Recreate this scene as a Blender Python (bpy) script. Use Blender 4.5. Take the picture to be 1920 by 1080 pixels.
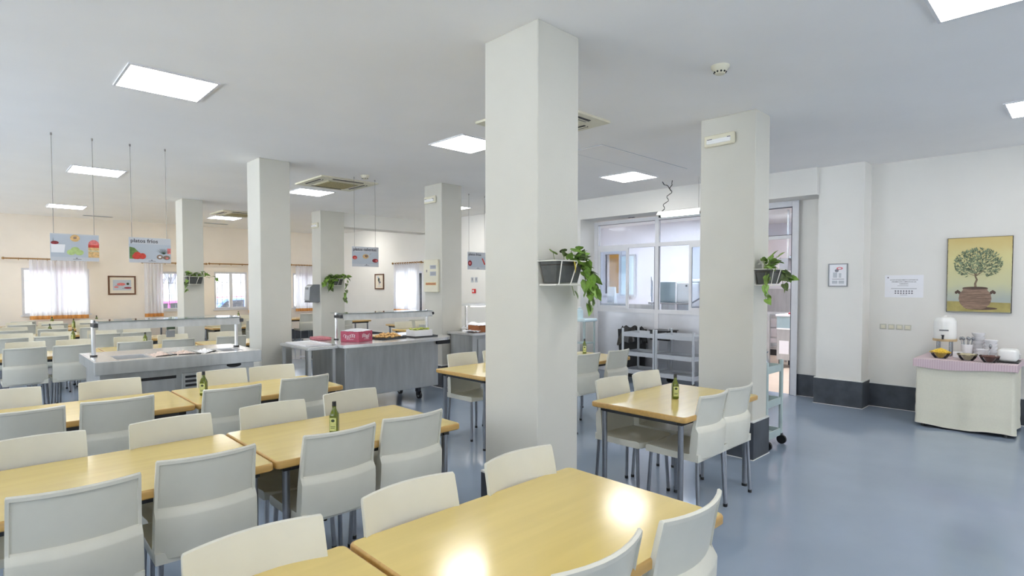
import bpy, bmesh, math, random
from mathutils import Vector, Matrix, Euler

for o in list(bpy.data.objects):
    bpy.data.objects.remove(o, do_unlink=True)
SC = bpy.context.scene
COL = SC.collection
rnd = random.Random(7)
R = math.radians

# ------------------------------------------------------------------ camera
CEIL = 3.24
cam_data = bpy.data.cameras.new('camera')
cam = bpy.data.objects.new('camera', cam_data)
COL.objects.link(cam)
YAW, PITCH = R(46.0723), R(1.8)
fh = Vector((math.cos(YAW), math.sin(YAW), 0))
rt = Vector((math.sin(YAW), -math.cos(YAW), 0))
fw = fh * math.cos(PITCH) + Vector((0, 0, -math.sin(PITCH)))
up = fh * math.sin(PITCH) + Vector((0, 0, math.cos(PITCH)))
m = Matrix((rt, up, -fw)).transposed().to_4x4()
m.translation = Vector((0, 0, 1.62))
cam.matrix_world = m
cam_data.sensor_width = 36
cam_data.lens = 1054.24 / 1920 * 36
cam_data.shift_y = 29.13 / 1920
cam_data.clip_start = 0.02
cam_data.clip_end = 200
SC.camera = cam

# ------------------------------------------------------------------ world and exposure
SKY = 8.0
GROUND_GLOW = 15.0
PANEL = 18.0
EXPOSURE = 0.30
w = bpy.data.worlds.new('sky')
SC.world = w
w.use_nodes = True
bg = w.node_tree.nodes['Background']
wn = w.node_tree
wtc = wn.nodes.new('ShaderNodeTexCoord')
wsx = wn.nodes.new('ShaderNodeSeparateXYZ')
wmr = wn.nodes.new('ShaderNodeMapRange')          # hazy bright sky above, added glow below the horizon to light the ceiling
wmr.inputs['From Min'].default_value = -.05
wmr.inputs['From Max'].default_value = .05
wmr.inputs['To Min'].default_value = GROUND_GLOW
wmr.inputs['To Max'].default_value = SKY
wn.links.new(wtc.outputs['Generated'], wsx.inputs[0])
wn.links.new(wsx.outputs[2], wmr.inputs['Value'])
bg.inputs[0].default_value = (1.0, 0.985, 0.965, 1)
wn.links.new(wmr.outputs[0], bg.inputs[1])
SC.view_settings.view_transform = 'Standard'
SC.view_settings.look = 'None'
SC.view_settings.gamma = 1
SC.view_settings.use_curve_mapping = False
SC.view_settings.exposure = EXPOSURE
SC.cycles.max_bounces = 10
SC.cycles.diffuse_bounces = 6
SC.cycles.transparent_max_bounces = 16
SC.cycles.sample_clamp_indirect = 6
SC.cycles.caustics_reflective = False
SC.cycles.caustics_refractive = False
SC.cycles.use_denoising = True

# ------------------------------------------------------------------ materials
def lin(c):
    c = c / 255.0
    return c / 12.92 if c <= 0.04045 else ((c + 0.055) / 1.055) ** 2.4

def rgb(t):
    return (lin(t[0]), lin(t[1]), lin(t[2]), 1)

def mat(name, c, rough=.5, metal=0, spec=.5, var=.05, scale=6.0, bump=0.0, bscale=80.0, stretch=(1, 1, 1),
        trans=0, alpha=1, coat=0, emit=None, emis=0, c2=None):
    m = bpy.data.materials.new(name)
    m.use_nodes = True
    nt = m.node_tree
    b = nt.nodes['Principled BSDF']
    tc = nt.nodes.new('ShaderNodeTexCoord')
    mp = nt.nodes.new('ShaderNodeMapping')
    mp.inputs['Scale'].default_value = stretch
    nt.links.new(tc.outputs['Object'], mp.inputs[0])
    n = nt.nodes.new('ShaderNodeTexNoise')
    n.inputs['Scale'].default_value = scale
    n.inputs['Detail'].default_value = 4
    nt.links.new(mp.outputs[0], n.inputs['Vector'])
    rp = nt.nodes.new('ShaderNodeValToRGB')
    base = rgb(c)
    if c2 is None:
        lo = tuple(min(1, x * (1 - var)) for x in base[:3]) + (1,)
        hi = tuple(min(1, x * (1 + var)) for x in base[:3]) + (1,)
    else:
        lo, hi = base, rgb(c2)
    rp.color_ramp.elements[0].color = lo
    rp.color_ramp.elements[0].position = .35
    rp.color_ramp.elements[1].color = hi
    rp.color_ramp.elements[1].position = .65
    nt.links.new(n.outputs['Fac'], rp.inputs[0])
    nt.links.new(rp.outputs[0], b.inputs['Base Color'])
    b.inputs['Roughness'].default_value = rough
    b.inputs['Metallic'].default_value = metal
    b.inputs['Specular IOR Level'].default_value = spec
    b.inputs['Transmission Weight'].default_value = trans
    b.inputs['Coat Weight'].default_value = coat
    b.inputs['Alpha'].default_value = alpha
    if emit is not None:
        b.inputs['Emission Color'].default_value = rgb(emit)
        b.inputs['Emission Strength'].default_value = emis
    if bump > 0:
        n2 = nt.nodes.new('ShaderNodeTexNoise')
        n2.inputs['Scale'].default_value = bscale
        n2.inputs['Detail'].default_value = 3
        nt.links.new(mp.outputs[0], n2.inputs['Vector'])
        bp = nt.nodes.new('ShaderNodeBump')
        bp.inputs['Strength'].default_value = bump
        bp.inputs['Distance'].default_value = 0.01
        nt.links.new(n2.outputs['Fac'], bp.inputs['Height'])
        nt.links.new(bp.outputs[0], b.inputs['Normal'])
    return m

def glass_mat(name, tint=(235, 240, 245), clear=.9, rough=0.02, ior=1.45):
    m = bpy.data.materials.new(name)
    m.use_nodes = True
    nt = m.node_tree
    nt.nodes.clear()
    out = nt.nodes.new('ShaderNodeOutputMaterial')
    mix = nt.nodes.new('ShaderNodeMixShader')
    fr = nt.nodes.new('ShaderNodeFresnel')
    fr.inputs[0].default_value = ior
    ad = nt.nodes.new('ShaderNodeMath')
    ad.operation = 'ADD'
    ad.inputs[1].default_value = 1 - clear
    ad.use_clamp = True
    t = nt.nodes.new('ShaderNodeBsdfTransparent')
    t.inputs[0].default_value = rgb(tint)
    g = nt.nodes.new('ShaderNodeBsdfGlossy')
    g.inputs['Roughness'].default_value = rough
    g.inputs['Color'].default_value = (.9, .92, .95, 1)
    nt.links.new(fr.outputs[0], ad.inputs[0])
    nt.links.new(ad.outputs[0], mix.inputs[0])
    nt.links.new(t.outputs[0], mix.inputs[1])
    nt.links.new(g.outputs[0], mix.inputs[2])
    nt.links.new(mix.outputs[0], out.inputs[0])
    return m

def emit_mat(name, c, s):
    m = bpy.data.materials.new(name)
    m.use_nodes = True
    nt = m.node_tree
    nt.nodes.clear()
    out = nt.nodes.new('ShaderNodeOutputMaterial')
    e = nt.nodes.new('ShaderNodeEmission')
    e.inputs[0].default_value = rgb(c)
    e.inputs[1].default_value = s
    nt.links.new(e.outputs[0], out.inputs[0])
    return m

def curtain_mat(name='sheer_white_fabric', c=(243, 243, 247)):
    m = bpy.data.materials.new(name)
    m.use_nodes = True
    nt = m.node_tree
    nt.nodes.clear()
    out = nt.nodes.new('ShaderNodeOutputMaterial')
    d = nt.nodes.new('ShaderNodeBsdfDiffuse')
    d.inputs[0].default_value = rgb(c)
    t = nt.nodes.new('ShaderNodeBsdfTranslucent')
    t.inputs[0].default_value = rgb(c)
    tr = nt.nodes.new('ShaderNodeBsdfTransparent')
    wv = nt.nodes.new('ShaderNodeTexNoise')
    wv.inputs['Scale'].default_value = 60
    m1 = nt.nodes.new('ShaderNodeMixShader')
    m1.inputs[0].default_value = .6
    m2 = nt.nodes.new('ShaderNodeMixShader')
    mm = nt.nodes.new('ShaderNodeMath')
    mm.operation = 'MULTIPLY'
    mm.inputs[1].default_value = .1
    nt.links.new(wv.outputs['Fac'], mm.inputs[0])
    nt.links.new(d.outputs[0], m1.inputs[1])
    nt.links.new(t.outputs[0], m1.inputs[2])
    nt.links.new(mm.outputs[0], m2.inputs[0])
    nt.links.new(m1.outputs[0], m2.inputs[1])
    nt.links.new(tr.outputs[0], m2.inputs[2])
    nt.links.new(m2.outputs[0], out.inputs[0])
    return m

M = dict(
    wall=mat('white_wall_paint', (228, 226, 221), .85, var=.015, scale=2, bump=.06, bscale=140),
    cream=mat('cream_wall_paint', (240, 230, 217), .85, var=.02, scale=2, bump=.06, bscale=140),
    column=mat('ivory_column_paint', (204, 202, 193), .8, var=.02, scale=2, bump=.08, bscale=120),
    ceil=mat('ceiling_paint', (247, 245, 243), .9, var=.012, scale=1.5, bump=.03, bscale=150),
    floor=mat('blue_grey_epoxy', (141, 155, 174), .12, spec=.55, var=.05, scale=1.3, bump=.015, bscale=9),
    ktile=mat('beige_floor_tile', (214, 196, 178), .35, var=.04, scale=3),
    kwall=mat('glazed_white_tile', (236, 236, 242), .3, var=.01, scale=3),
    slate=mat('dark_slate_tile', (66, 71, 79), .4, var=.25, scale=5, bump=.05, bscale=30),
    grout=mat('white_grout', (226, 226, 224), .8),
    wood=mat('maple_laminate', (214, 191, 118), .15, spec=.75, var=.03, scale=3, stretch=(.6, 6, 6)),
    edge=mat('beech_edge', (190, 152, 86), .35, var=.08, scale=8, stretch=(.5, 6, 6)),
    cream_pl=mat('cream_plastic', (208, 207, 196), .42, var=.012, scale=12, bump=.02, bscale=500),
    chrome=mat('satin_chrome', (176, 180, 186), .25, metal=1, var=.04, scale=20),
    dsteel=mat('dark_steel_tube', (74, 76, 80), .4, metal=.7, var=.06),
    black=mat('black_plastic', (24, 24, 26), .45, var=.1),
    steel=mat('brushed_stainless', (186, 188, 188), .36, metal=.72, var=.08, scale=14, stretch=(1, 1, .15), bump=.01, bscale=40),
    steel_b=mat('smooth_stainless', (230, 231, 233), .22, metal=.75, var=.05, scale=6),  # also the salad bar top, where its lightness stands in for reflected light
    alu=mat('white_aluminium', (222, 222, 226), .45, var=.02),
    alug=mat('grey_gasket', (96, 98, 106), .6),
    wplastic=mat('white_plastic', (240, 240, 238), .4, var=.01),
    bplastic=mat('beige_plastic', (222, 217, 196), .5, var=.03),
    grille=mat('tan_filter_grille', (176, 164, 126), .7, var=.15, scale=40),
    greyp=mat('grey_plastic', (186, 190, 196), .45, var=.03),
    greym=mat('mid_grey_plastic', (128, 131, 135), .4, var=.05),
    paper=mat('white_paper', (236, 236, 240), .8, var=.01),
    ink=mat('dark_ink', (52, 50, 56), .8),
    inkg=mat('grey_ink', (128, 126, 134), .8),
    signp=mat('pale_sign_panel', (184, 192, 202), .5, var=.02, scale=3),
    signs=mat('sign_strip', (198, 201, 207), .5, var=.01),
    wire=mat('steel_wire', (150, 146, 142), .5, metal=.4),
    red=mat('tomato_red', (200, 62, 48), .5, var=.15, scale=40),
    dred=mat('berry_red', (142, 38, 48), .5, var=.3, scale=60),
    pinkc=mat('salmon_cream', (220, 120, 118), .5, var=.2, scale=50),
    green=mat('leaf_green', (96, 126, 62), .5, var=.3, scale=30),
    lgreen=mat('apple_green', (176, 198, 128), .5, var=.15, scale=30),
    dgreen=mat('dark_green', (48, 66, 44), .5, var=.3, scale=30),
    tan=mat('pastry_tan', (216, 178, 122), .6, var=.2, scale=50),
    brown=mat('dark_wood', (104, 68, 46), .45, var=.25, scale=10, stretch=(6, 1, 6)),
    rod=mat('varnished_pine', (158, 118, 66), .4, var=.15, scale=10),
    hem=curtain_mat('orange_hem_fabric', (238, 176, 104)),
    sheer=curtain_mat(),
    pane=glass_mat('clear_pane', clear=.97),
    kpane=glass_mat('kitchen_pane', clear=.996, rough=.06, ior=1.17),
    guard=glass_mat('guard_glass', (228, 238, 238), clear=.86, rough=.05),
    oil=mat('green_bottle_glass', (104, 118, 30), .08, var=.1, trans=.35, spec=.6),
    label=mat('oil_label', (196, 204, 138), .6, var=.12, scale=60),
    leaf=mat('pothos_leaf', (124, 158, 72), .4, var=.35, scale=14, spec=.4),
    leafd=mat('old_pothos_leaf', (92, 108, 66), .5, var=.35, scale=14),
    leafy=mat('yellow_leaf', (206, 186, 60), .5, var=.2, scale=20),
    stem=mat('plant_stem', (112, 128, 70), .6),
    soil=mat('potting_soil', (58, 48, 40), .95, var=.4, scale=60),
    pot=mat('dark_planter', (74, 76, 74), .5, var=.15, scale=20),
    wirew=mat('white_wire', (224, 222, 212), .5),
    cloth=mat('ivory_damask', (226, 223, 206), .85, var=.015, scale=60, bump=.05, bscale=160),
    fire=mat('alarm_red', (206, 40, 44), .4),
    carton=mat('raspberry_carton', (176, 72, 96), .55, var=.1, scale=20),
    bag=mat('black_bin_bag', (22, 22, 25), .25, var=.2, bump=.4, bscale=30),
    crate=mat('brown_cardboard', (156, 96, 58), .7, var=.1, scale=12),
    corn=mat('corn_yellow', (236, 196, 62), .5, var=.22, scale=70),
    oats=mat('oat_flakes', (206, 196, 160), .8, var=.2, scale=80),
    choc=mat('chocolate_cereal', (104, 66, 58), .7, var=.3, scale=80),
    food=mat('fried_food', (222, 178, 116), .6, var=.3, scale=50),
    salad=mat('salad_green', (170, 180, 84), .6, var=.3, scale=40),
    ceram=mat('white_ceramic', (240, 240, 243), .2, var=.01),
    bowl=glass_mat('bowl_glass', (246, 247, 246), clear=.98, rough=.05, ior=1.3),
    bamboo=mat('pale_wood_board', (196, 170, 128), .45, var=.15, scale=12),
    panelglow=emit_mat('led_diffuser_glow', (255, 252, 247), PANEL),
    kitchenglow=emit_mat('kitchen_lamp_glow', (244, 246, 255), 38.0),
    paleteal=mat('pale_grey_green_tube', (176, 192, 192), .4, var=.04),
    legm=mat('grey_steel_leg', (146, 149, 156), .3, metal=.85, var=.05, scale=20),
    ham=mat('pale_ham', (224, 202, 190), .6, var=.15, scale=40),
    switchp=mat('ivory_switch_plastic', (200, 198, 186), .5, var=.03),
    matboard=mat('cream_mat_board', (226, 216, 200), .8, var=.02),
    satin=mat('satin_panel', (206, 207, 213), .3, metal=.35, var=.05, scale=3),
    tubeglow=emit_mat('tube_glow', (235, 255, 240), 9.0),
    barglow=emit_mat('counter_lamp_glow', (255, 250, 240), 7.0),
    orange=mat('orange_panel', (224, 168, 62), .6, var=.06),
    aqua=mat('pale_aqua_panel', (206, 226, 232), .4, var=.03),
    teal=mat('blue_grey_enamel', (150, 170, 176), .35, var=.04),
    pinkr=mat('pink_cloth', (206, 130, 140), .8, var=.2, scale=20),
    street=mat('pale_asphalt', (176, 174, 176), .9, var=.06, scale=3),
    house=mat('pale_house_plaster', (226, 220, 214), .9, var=.03),
    tyre=mat('tyre_rubber', (36, 36, 38), .7),
    carp=mat('pink_car_paint', (214, 92, 172), .25, coat=.5, var=.02),
    carb=mat('blue_car_paint', (92, 128, 196), .25, coat=.5, var=.02),
    carr=mat('red_car_paint', (206, 74, 92), .25, coat=.5, var=.02),
    darkglass=mat('tinted_glass', (46, 50, 56), .1, var=.05),
    olive=mat('olive_paint', (130, 143, 114), .7, var=.3, scale=40),
    olived=mat('dark_olive_paint', (92, 104, 82), .7, var=.3, scale=40),
    clay=mat('clay_pot_paint', (140, 116, 100), .7, var=.25, scale=14, stretch=(1, 1, 5)),
    clayd=mat('dark_clay_paint', (92, 74, 64), .7, var=.2, scale=14),
    trunkp=mat('trunk_paint', (128, 112, 92), .7, var=.25, scale=30),
    ground=mat('painted_ground', (170, 158, 98), .7, var=.12, scale=12),
    rim=mat('canvas_edge', (48, 40, 30), .7, var=.4, scale=30),
)

def gingham():
    m = bpy.data.materials.new('pink_gingham')
    m.use_nodes = True
    nt = m.node_tree
    b = nt.nodes['Principled BSDF']
    tc = nt.nodes.new('ShaderNodeTexCoord')
    sx = nt.nodes.new('ShaderNodeSeparateXYZ')
    nt.links.new(tc.outputs['Object'], sx.inputs[0])
    def stripe(out):
        a = nt.nodes.new('ShaderNodeMath'); a.operation = 'MULTIPLY'; a.inputs[1].default_value = 2 * math.pi / .022
        s = nt.nodes.new('ShaderNodeMath'); s.operation = 'SINE'
        g = nt.nodes.new('ShaderNodeMath'); g.operation = 'GREATER_THAN'; g.inputs[1].default_value = 0
        nt.links.new(out, a.inputs[0]); nt.links.new(a.outputs[0], s.inputs[0]); nt.links.new(s.outputs[0], g.inputs[0])
        return g.outputs[0]
    ad = nt.nodes.new('ShaderNodeMath'); ad.operation = 'ADD'
    nt.links.new(stripe(sx.outputs[0]), ad.inputs[0])
    nt.links.new(stripe(sx.outputs[1]), ad.inputs[1])
    h = nt.nodes.new('ShaderNodeMath'); h.operation = 'MULTIPLY'; h.inputs[1].default_value = .5
    nt.links.new(ad.outputs[0], h.inputs[0])
    rp = nt.nodes.new('ShaderNodeValToRGB')
    rp.color_ramp.elements[0].color = rgb((224, 210, 213))
    rp.color_ramp.elements[1].color = rgb((206, 182, 190))
    nt.links.new(h.outputs[0], rp.inputs[0])
    nt.links.new(rp.outputs[0], b.inputs['Base Color'])
    b.inputs['Roughness'].default_value = .8
    return m
M['gingham'] = gingham()

def canvas_mat():
    # the printed picture's own ground: warm yellow above, pale blue grey below
    m = bpy.data.materials.new('olive_print_background')
    m.use_nodes = True
    nt = m.node_tree
    b = nt.nodes['Principled BSDF']
    tc = nt.nodes.new('ShaderNodeTexCoord')
    sx = nt.nodes.new('ShaderNodeSeparateXYZ')
    nt.links.new(tc.outputs['Object'], sx.inputs[0])
    n = nt.nodes.new('ShaderNodeTexNoise'); n.inputs['Scale'].default_value = 7
    nt.links.new(tc.outputs['Object'], n.inputs['Vector'])
    k = nt.nodes.new('ShaderNodeMath'); k.operation = 'MULTIPLY_ADD'; k.inputs[1].default_value = .16
    nt.links.new(n.outputs['Fac'], k.inputs[0]); nt.links.new(sx.outputs[2], k.inputs[2])
    rp = nt.nodes.new('ShaderNodeValToRGB')
    e = rp.color_ramp.elements
    e[0].position = .22; e[0].color = rgb((172, 180, 174))
    e[1].position = .98; e[1].color = rgb((206, 184, 122))
    x = e.new(.42); x.color = rgb((200, 200, 162))
    x = e.new(.72); x.color = rgb((214, 206, 150))
    nt.links.new(k.outputs[0], rp.inputs[0])
    nt.links.new(rp.outputs[0], b.inputs['Base Color'])
    b.inputs['Roughness'].default_value = .7
    return m
M['canvas'] = canvas_mat()

# ------------------------------------------------------------------ mesh helpers
class MB:
    def __init__(s):
        s.v = []; s.f = []; s.m = []

    def add(s, vs, fs, mi=0, mx=None):
        k = len(s.v)
        for p in vs:
            p = Vector(p)
            s.v.append(mx @ p if mx is not None else p)
        for f in fs:
            s.f.append([i + k for i in f]); s.m.append(mi)
        return s

    def box(s, x0, y0, z0, x1, y1, z1, b=0, mi=0, mx=None, seg=1):
        if b <= 0:
            vs = [(x0, y0, z0), (x1, y0, z0), (x1, y1, z0), (x0, y1, z0), (x0, y0, z1), (x1, y0, z1), (x1, y1, z1), (x0, y1, z1)]
            fs = [(3, 2, 1, 0), (4, 5, 6, 7), (0, 1, 5, 4), (1, 2, 6, 5), (2, 3, 7, 6), (3, 0, 4, 7)]
            return s.add(vs, fs, mi, mx)
        bm = bmesh.new()
        bmesh.ops.create_cube(bm, size=1)
        for v in bm.verts:
            v.co = Vector(((x0 + x1) / 2 + v.co.x * (x1 - x0), (y0 + y1) / 2 + v.co.y * (y1 - y0), (z0 + z1) / 2 + v.co.z * (z1 - z0)))
        bmesh.ops.bevel(bm, geom=list(bm.edges), offset=b, segments=seg, affect='EDGES', profile=.5)
        bm.verts.index_update()
        vs = [v.co.copy() for v in bm.verts]
        fs = [[v.index for v in f.verts] for f in bm.faces]
        bm.free()
        return s.add(vs, fs, mi, mx)

    def cyl(s, p, q, r, r2=None, n=12, mi=0, cap=True):
        p = Vector(p); q = Vector(q)
        r2 = r if r2 is None else r2
        d = (q - p).normalized()
        a = d.orthogonal().normalized(); b = d.cross(a)
        vs = []
        for c, rr in ((p, r), (q, r2)):
            for i in range(n):
                t = 2 * math.pi * i / n
                vs.append(c + (a * math.cos(t) + b * math.sin(t)) * rr)
        fs = [(i, (i + 1) % n, n + (i + 1) % n, n + i) for i in range(n)]
        if cap:
            fs += [tuple(range(n - 1, -1, -1)), tuple(range(n, 2 * n))]
        return s.add(vs, fs, mi)

    def tube(s, pts, r, n=8, mi=0):
        pts = [Vector(p) for p in pts]
        k = len(pts)
        vs = []; a = None
        for i, p in enumerate(pts):
            d = (pts[min(i + 1, k - 1)] - pts[max(i - 1, 0)]).normalized()
            a = d.orthogonal().normalized() if a is None else (a - d * a.dot(d)).normalized()
            b = d.cross(a)
            for j in range(n):
                t = 2 * math.pi * j / n
                vs.append(p + (a * math.cos(t) + b * math.sin(t)) * r)
        fs = []
        for i in range(k - 1):
            for j in range(n):
                fs.append((i * n + j, i * n + (j + 1) % n, (i + 1) * n + (j + 1) % n, (i + 1) * n + j))
        fs += [tuple(range(n - 1, -1, -1)), tuple(range((k - 1) * n, k * n))]
        return s.add(vs, fs, mi)

    def lathe(s, prof, c=(0, 0, 0), n=24, mi=0, mx=None):
        vs = []
        for r, z in prof:
            for i in range(n):
                t = 2 * math.pi * i / n
                vs.append((c[0] + max(r, 1e-4) * math.cos(t), c[1] + max(r, 1e-4) * math.sin(t), c[2] + z))
        fs = []
        for k in range(len(prof) - 1):
            for i in range(n):
                fs.append((k * n + i, k * n + (i + 1) % n, (k + 1) * n + (i + 1) % n, (k + 1) * n + i))
        if prof[0][0] > 1e-3:
            fs.append(tuple(range(n - 1, -1, -1)))
        if prof[-1][0] > 1e-3:
            fs.append(tuple(range((len(prof) - 1) * n, len(prof) * n)))
        return s.add(vs, fs, mi, mx)

    def prism(s, poly, a0, a1, axis='z', mi=0, mx=None):
        def P(u, v, t):
            return {'z': (u, v, t), 'y': (u, t, v), 'x': (t, u, v)}[axis]
        n = len(poly)
        vs = [P(u, v, a0) for u, v in poly] + [P(u, v, a1) for u, v in poly]
        fs = [tuple(range(n - 1, -1, -1)), tuple(range(n, 2 * n))] + [(i, (i + 1) % n, n + (i + 1) % n, n + i) for i in range(n)]
        return s.add(vs, fs, mi, mx)

    def ball(s, c, r, sc=(1, 1, 1), n=10, mi=0):
        prof = [(r * math.sin(math.pi * i / n), -r * math.cos(math.pi * i / n)) for i in range(n + 1)]
        mx = Matrix.Translation(Vector(c)) @ Matrix.Diagonal((sc[0], sc[1], sc[2], 1))
        return s.lathe(prof, n=max(8, n), mi=mi, mx=mx)

    def grid(s, nu, nv, fn, mi=0):
        vs = [fn(i / nu, j / nv) for j in range(nv + 1) for i in range(nu + 1)]
        fs = [(j * (nu + 1) + i, j * (nu + 1) + i + 1, (j + 1) * (nu + 1) + i + 1, (j + 1) * (nu + 1) + i) for j in range(nv) for i in range(nu)]
        return s.add(vs, fs, mi)

    def mesh(s, name, mats, smooth=35):
        me = bpy.data.meshes.new(name)
        me.from_pydata([tuple(v) for v in s.v], [], s.f)
        for mm in (mats if isinstance(mats, (list, tuple)) else [mats]):
            me.materials.append(M[mm] if isinstance(mm, str) else mm)
        if any(s.m):
            me.polygons.foreach_set('material_index', s.m)
        bm = bmesh.new(); bm.from_mesh(me)
        bmesh.ops.recalc_face_normals(bm, faces=bm.faces)
        bm.to_mesh(me); bm.free()
        if smooth:
            me.shade_smooth()
            me.set_sharp_from_angle(angle=R(smooth))
        me.update()
        return me

    def build(s, name, mats, parent=None, smooth=35, loc=(0, 0, 0), rz=0):
        o = bpy.data.objects.new(name, s.mesh(name, mats, smooth))
        COL.objects.link(o)
        o.location = loc
        o.rotation_euler = (0, 0, rz)
        if parent is not None:
            o.parent = parent
        return o

def tag(o, label, cat, group=None, kind=None):
    o['label'] = label
    o['category'] = cat
    if group: o['group'] = group
    if kind: o['kind'] = kind
    return o

def thing(name, label, cat, loc=(0, 0, 0), rz=0, group=None, kind=None):
    o = bpy.data.objects.new(name, None)
    o.empty_display_size = .1
    COL.objects.link(o)
    o.location = loc
    o.rotation_euler = (0, 0, rz)
    return tag(o, label, cat, group, kind)

def dup(root, loc, rz=0, label=None, group=None):
    r = root.copy()
    COL.objects.link(r)
    r.location = loc
    r.rotation_euler = (0, 0, rz)
    if label: r['label'] = label
    if group: r['group'] = group
    for ch in list(root.children):
        c = ch.copy(); COL.objects.link(c); c.parent = r
        for g in list(ch.children):
            d = g.copy(); COL.objects.link(d); d.parent = c
    return r

def struct(name, mb, mats, label, cat, smooth=0, parent=None):
    o = mb.build(name, mats, parent, smooth)
    if parent is None:
        tag(o, label, cat, kind='structure')
    return o

def text_mb(mb, s, size, mx, mi=0, align='LEFT', ext=.0008):
    cu = bpy.data.curves.new('lettering', 'FONT')
    cu.body = s; cu.size = size; cu.align_x = align; cu.extrude = ext; cu.offset = size * .009; cu.resolution_u = 2
    ob = bpy.data.objects.new('lettering', cu)
    COL.objects.link(ob)
    bpy.context.view_layer.update()
    me = bpy.data.meshes.new_from_object(ob.evaluated_get(bpy.context.evaluated_depsgraph_get()))
    mb.add([v.co for v in me.vertices], [list(p.vertices) for p in me.polygons], mi, mx)
    bpy.data.objects.remove(ob, do_unlink=True)
    bpy.data.meshes.remove(me)
    bpy.data.curves.remove(cu)

def face_mx(origin, facing):
    """matrix taking text in XY to an upright sign; facing is the direction the sign looks: '-y' or '-x'"""
    if facing == '-y':
        rot = Matrix(((1, 0, 0), (0, 0, -1), (0, 1, 0)))
    else:
        rot = Matrix(((0, 0, -1), (-1, 0, 0), (0, 1, 0)))
    return Matrix.Translation(Vector(origin)) @ rot.to_4x4()

def wall_cells(mb, axis, t0, t1, a0, a1, z0, z1, holes):
    """wall slab normal to axis between t0..t1, running a0..a1, with rectangular holes (a0,a1,z0,z1)"""
    A = sorted({a0, a1, *[h[0] for h in holes], *[h[1] for h in holes]})
    Z = sorted({z0, z1, *[h[2] for h in holes], *[h[3] for h in holes]})
    for i in range(len(A) - 1):
        for j in range(len(Z) - 1):
            ca, cz = (A[i] + A[i + 1]) / 2, (Z[j] + Z[j + 1]) / 2
            if any(h[0] < ca < h[1] and h[2] < cz < h[3] for h in holes):
                continue
            if axis == 'y':
                mb.box(A[i], t0, Z[j], A[i + 1], t1, Z[j + 1])
            else:
                mb.box(t0, A[i], Z[j], t1, A[i + 1], Z[j + 1])
    return mb
# ------------------------------------------------------------------ room shell
XL, YF, YB = -4.0, -5.0, 16.9
o = struct('floor', MB().box(XL - .2, YF - .2, -.1, 8.82, YB + .25, 0), 'floor', 'glossy blue grey epoxy floor of the dining hall', 'floor')
struct('ceiling', MB().box(XL - .2, YF - .2, CEIL, 8.95, YB + .25, CEIL + .1), 'ceil', 'flat white ceiling of the dining hall', 'ceiling')
WIN = [(.84, 2.08, .95, 2.03), (3.50, 4.55, .98, 1.99), (4.86, 5.74, .97, 2.01), (7.05, 7.95, .95, 2.0)]
struct('wall_back', wall_cells(MB(), 'y', YB, YB + .25, XL - .2, 8.6, 0, CEIL, WIN), 'cream', 'cream far wall with curtained windows', 'wall')
LWIN_ADDED = [(-4.6, -3.0, .9, 2.9), (-.2, 1.2, .9, 2.9), (3.4, 5.4, .9, 2.9), (6.2, 9.4, .9, 2.9), (9.9, 11.3, .9, 2.9), (11.8, 14.0, .9, 2.9), (14.2, 16.5, .9, 2.9)]  # unseen side windows, added to let in flat daylight
FWIN_ADDED = [(-2.8, -.2, .9, 2.3), (4.6, 7.2, .9, 2.3)]  # unseen windows behind the camera, added to light the hall
struct('wall_left', wall_cells(MB(), 'x', XL - .2, XL, YF - .2, YB, 0, CEIL, LWIN_ADDED), 'wall', 'white side wall left of the tables', 'wall')
struct('wall_front', wall_cells(MB(), 'y', YF - .2, YF, XL, 8.75, 0, CEIL, FWIN_ADDED), 'wall', 'white wall at the near end of the hall', 'wall')
struct('wall_right', MB().box(8.75, YF - .2, 0, 9.0, 2.12, CEIL), 'wall', 'white wall behind the breakfast buffet table', 'wall')
struct('wall_right_rear', wall_cells(MB(), 'x', 8.35, 8.6, 6.80, YB, 0, CEIL, [(12.0, 13.0, .95, 2.0)]).box(8.6, 6.8, 0, 8.98, 7.0, CEIL),
       'wall', 'white wall beyond the kitchen window with a small curtained window', 'wall')
struct('wall_right_door', MB().box(8.80, 2.67, 0, 9.0, 3.06, 2.87), 'wall', 'narrow white wall strip between kitchen door and pilaster', 'wall')
struct('trim_1', MB().box(8.43, 2.12, 0, 9.0, 2.67, CEIL), 'wall', 'white pilaster right of the kitchen doorway', 'pilaster')
struct('trim_2', MB().box(8.35, 2.67, 2.87, 9.0, 6.80, CEIL), 'wall', 'white soffit beam above the kitchen window and doorway', 'beam')
struct('trim_3', MB().box(5.98, 11.60, 2.93, 8.35, 12.05, CEIL), 'wall', 'white ceiling beam running from rear column to side wall', 'beam')

def skirt(mb, x0, y0, x1, y1, h=.33):
    mb.box(x0, y0, 0, x1, y1, h, .004, 0)
    mb.box(x0, y0, h, x1, y1, h + .012, 0, 1)
    mb.box(x0 - .006, y0 - .006, 0, x1 + .006, y1 + .006, .006, 0, 1)
    return mb
b = MB()
skirt(b, 8.73, YF, 8.75, 2.12, .31)
for yy in (.4, -.3, -1.0):
    b.box(8.728, yy, 0, 8.731, yy + .004, .31, 0, 1)
struct('baseboard_right', b, ['slate', 'grout'], 'dark slate tile skirting along the buffet wall', 'skirting')
b = MB()
skirt(b, 8.408, 2.098, 8.43, 2.692, .35); skirt(b, 8.43, 2.098, 8.75, 2.12, .35); skirt(b, 8.43, 2.67, 8.80, 2.692, .35)
struct('baseboard_pilaster', b, ['slate', 'grout'], 'dark slate tile skirting round the white pilaster', 'skirting')
struct('baseboard_door', skirt(MB(), 8.778, 2.692, 8.80, 3.06, .32), ['slate', 'grout'], 'short dark slate skirting beside the kitchen doorway', 'skirting')
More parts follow.
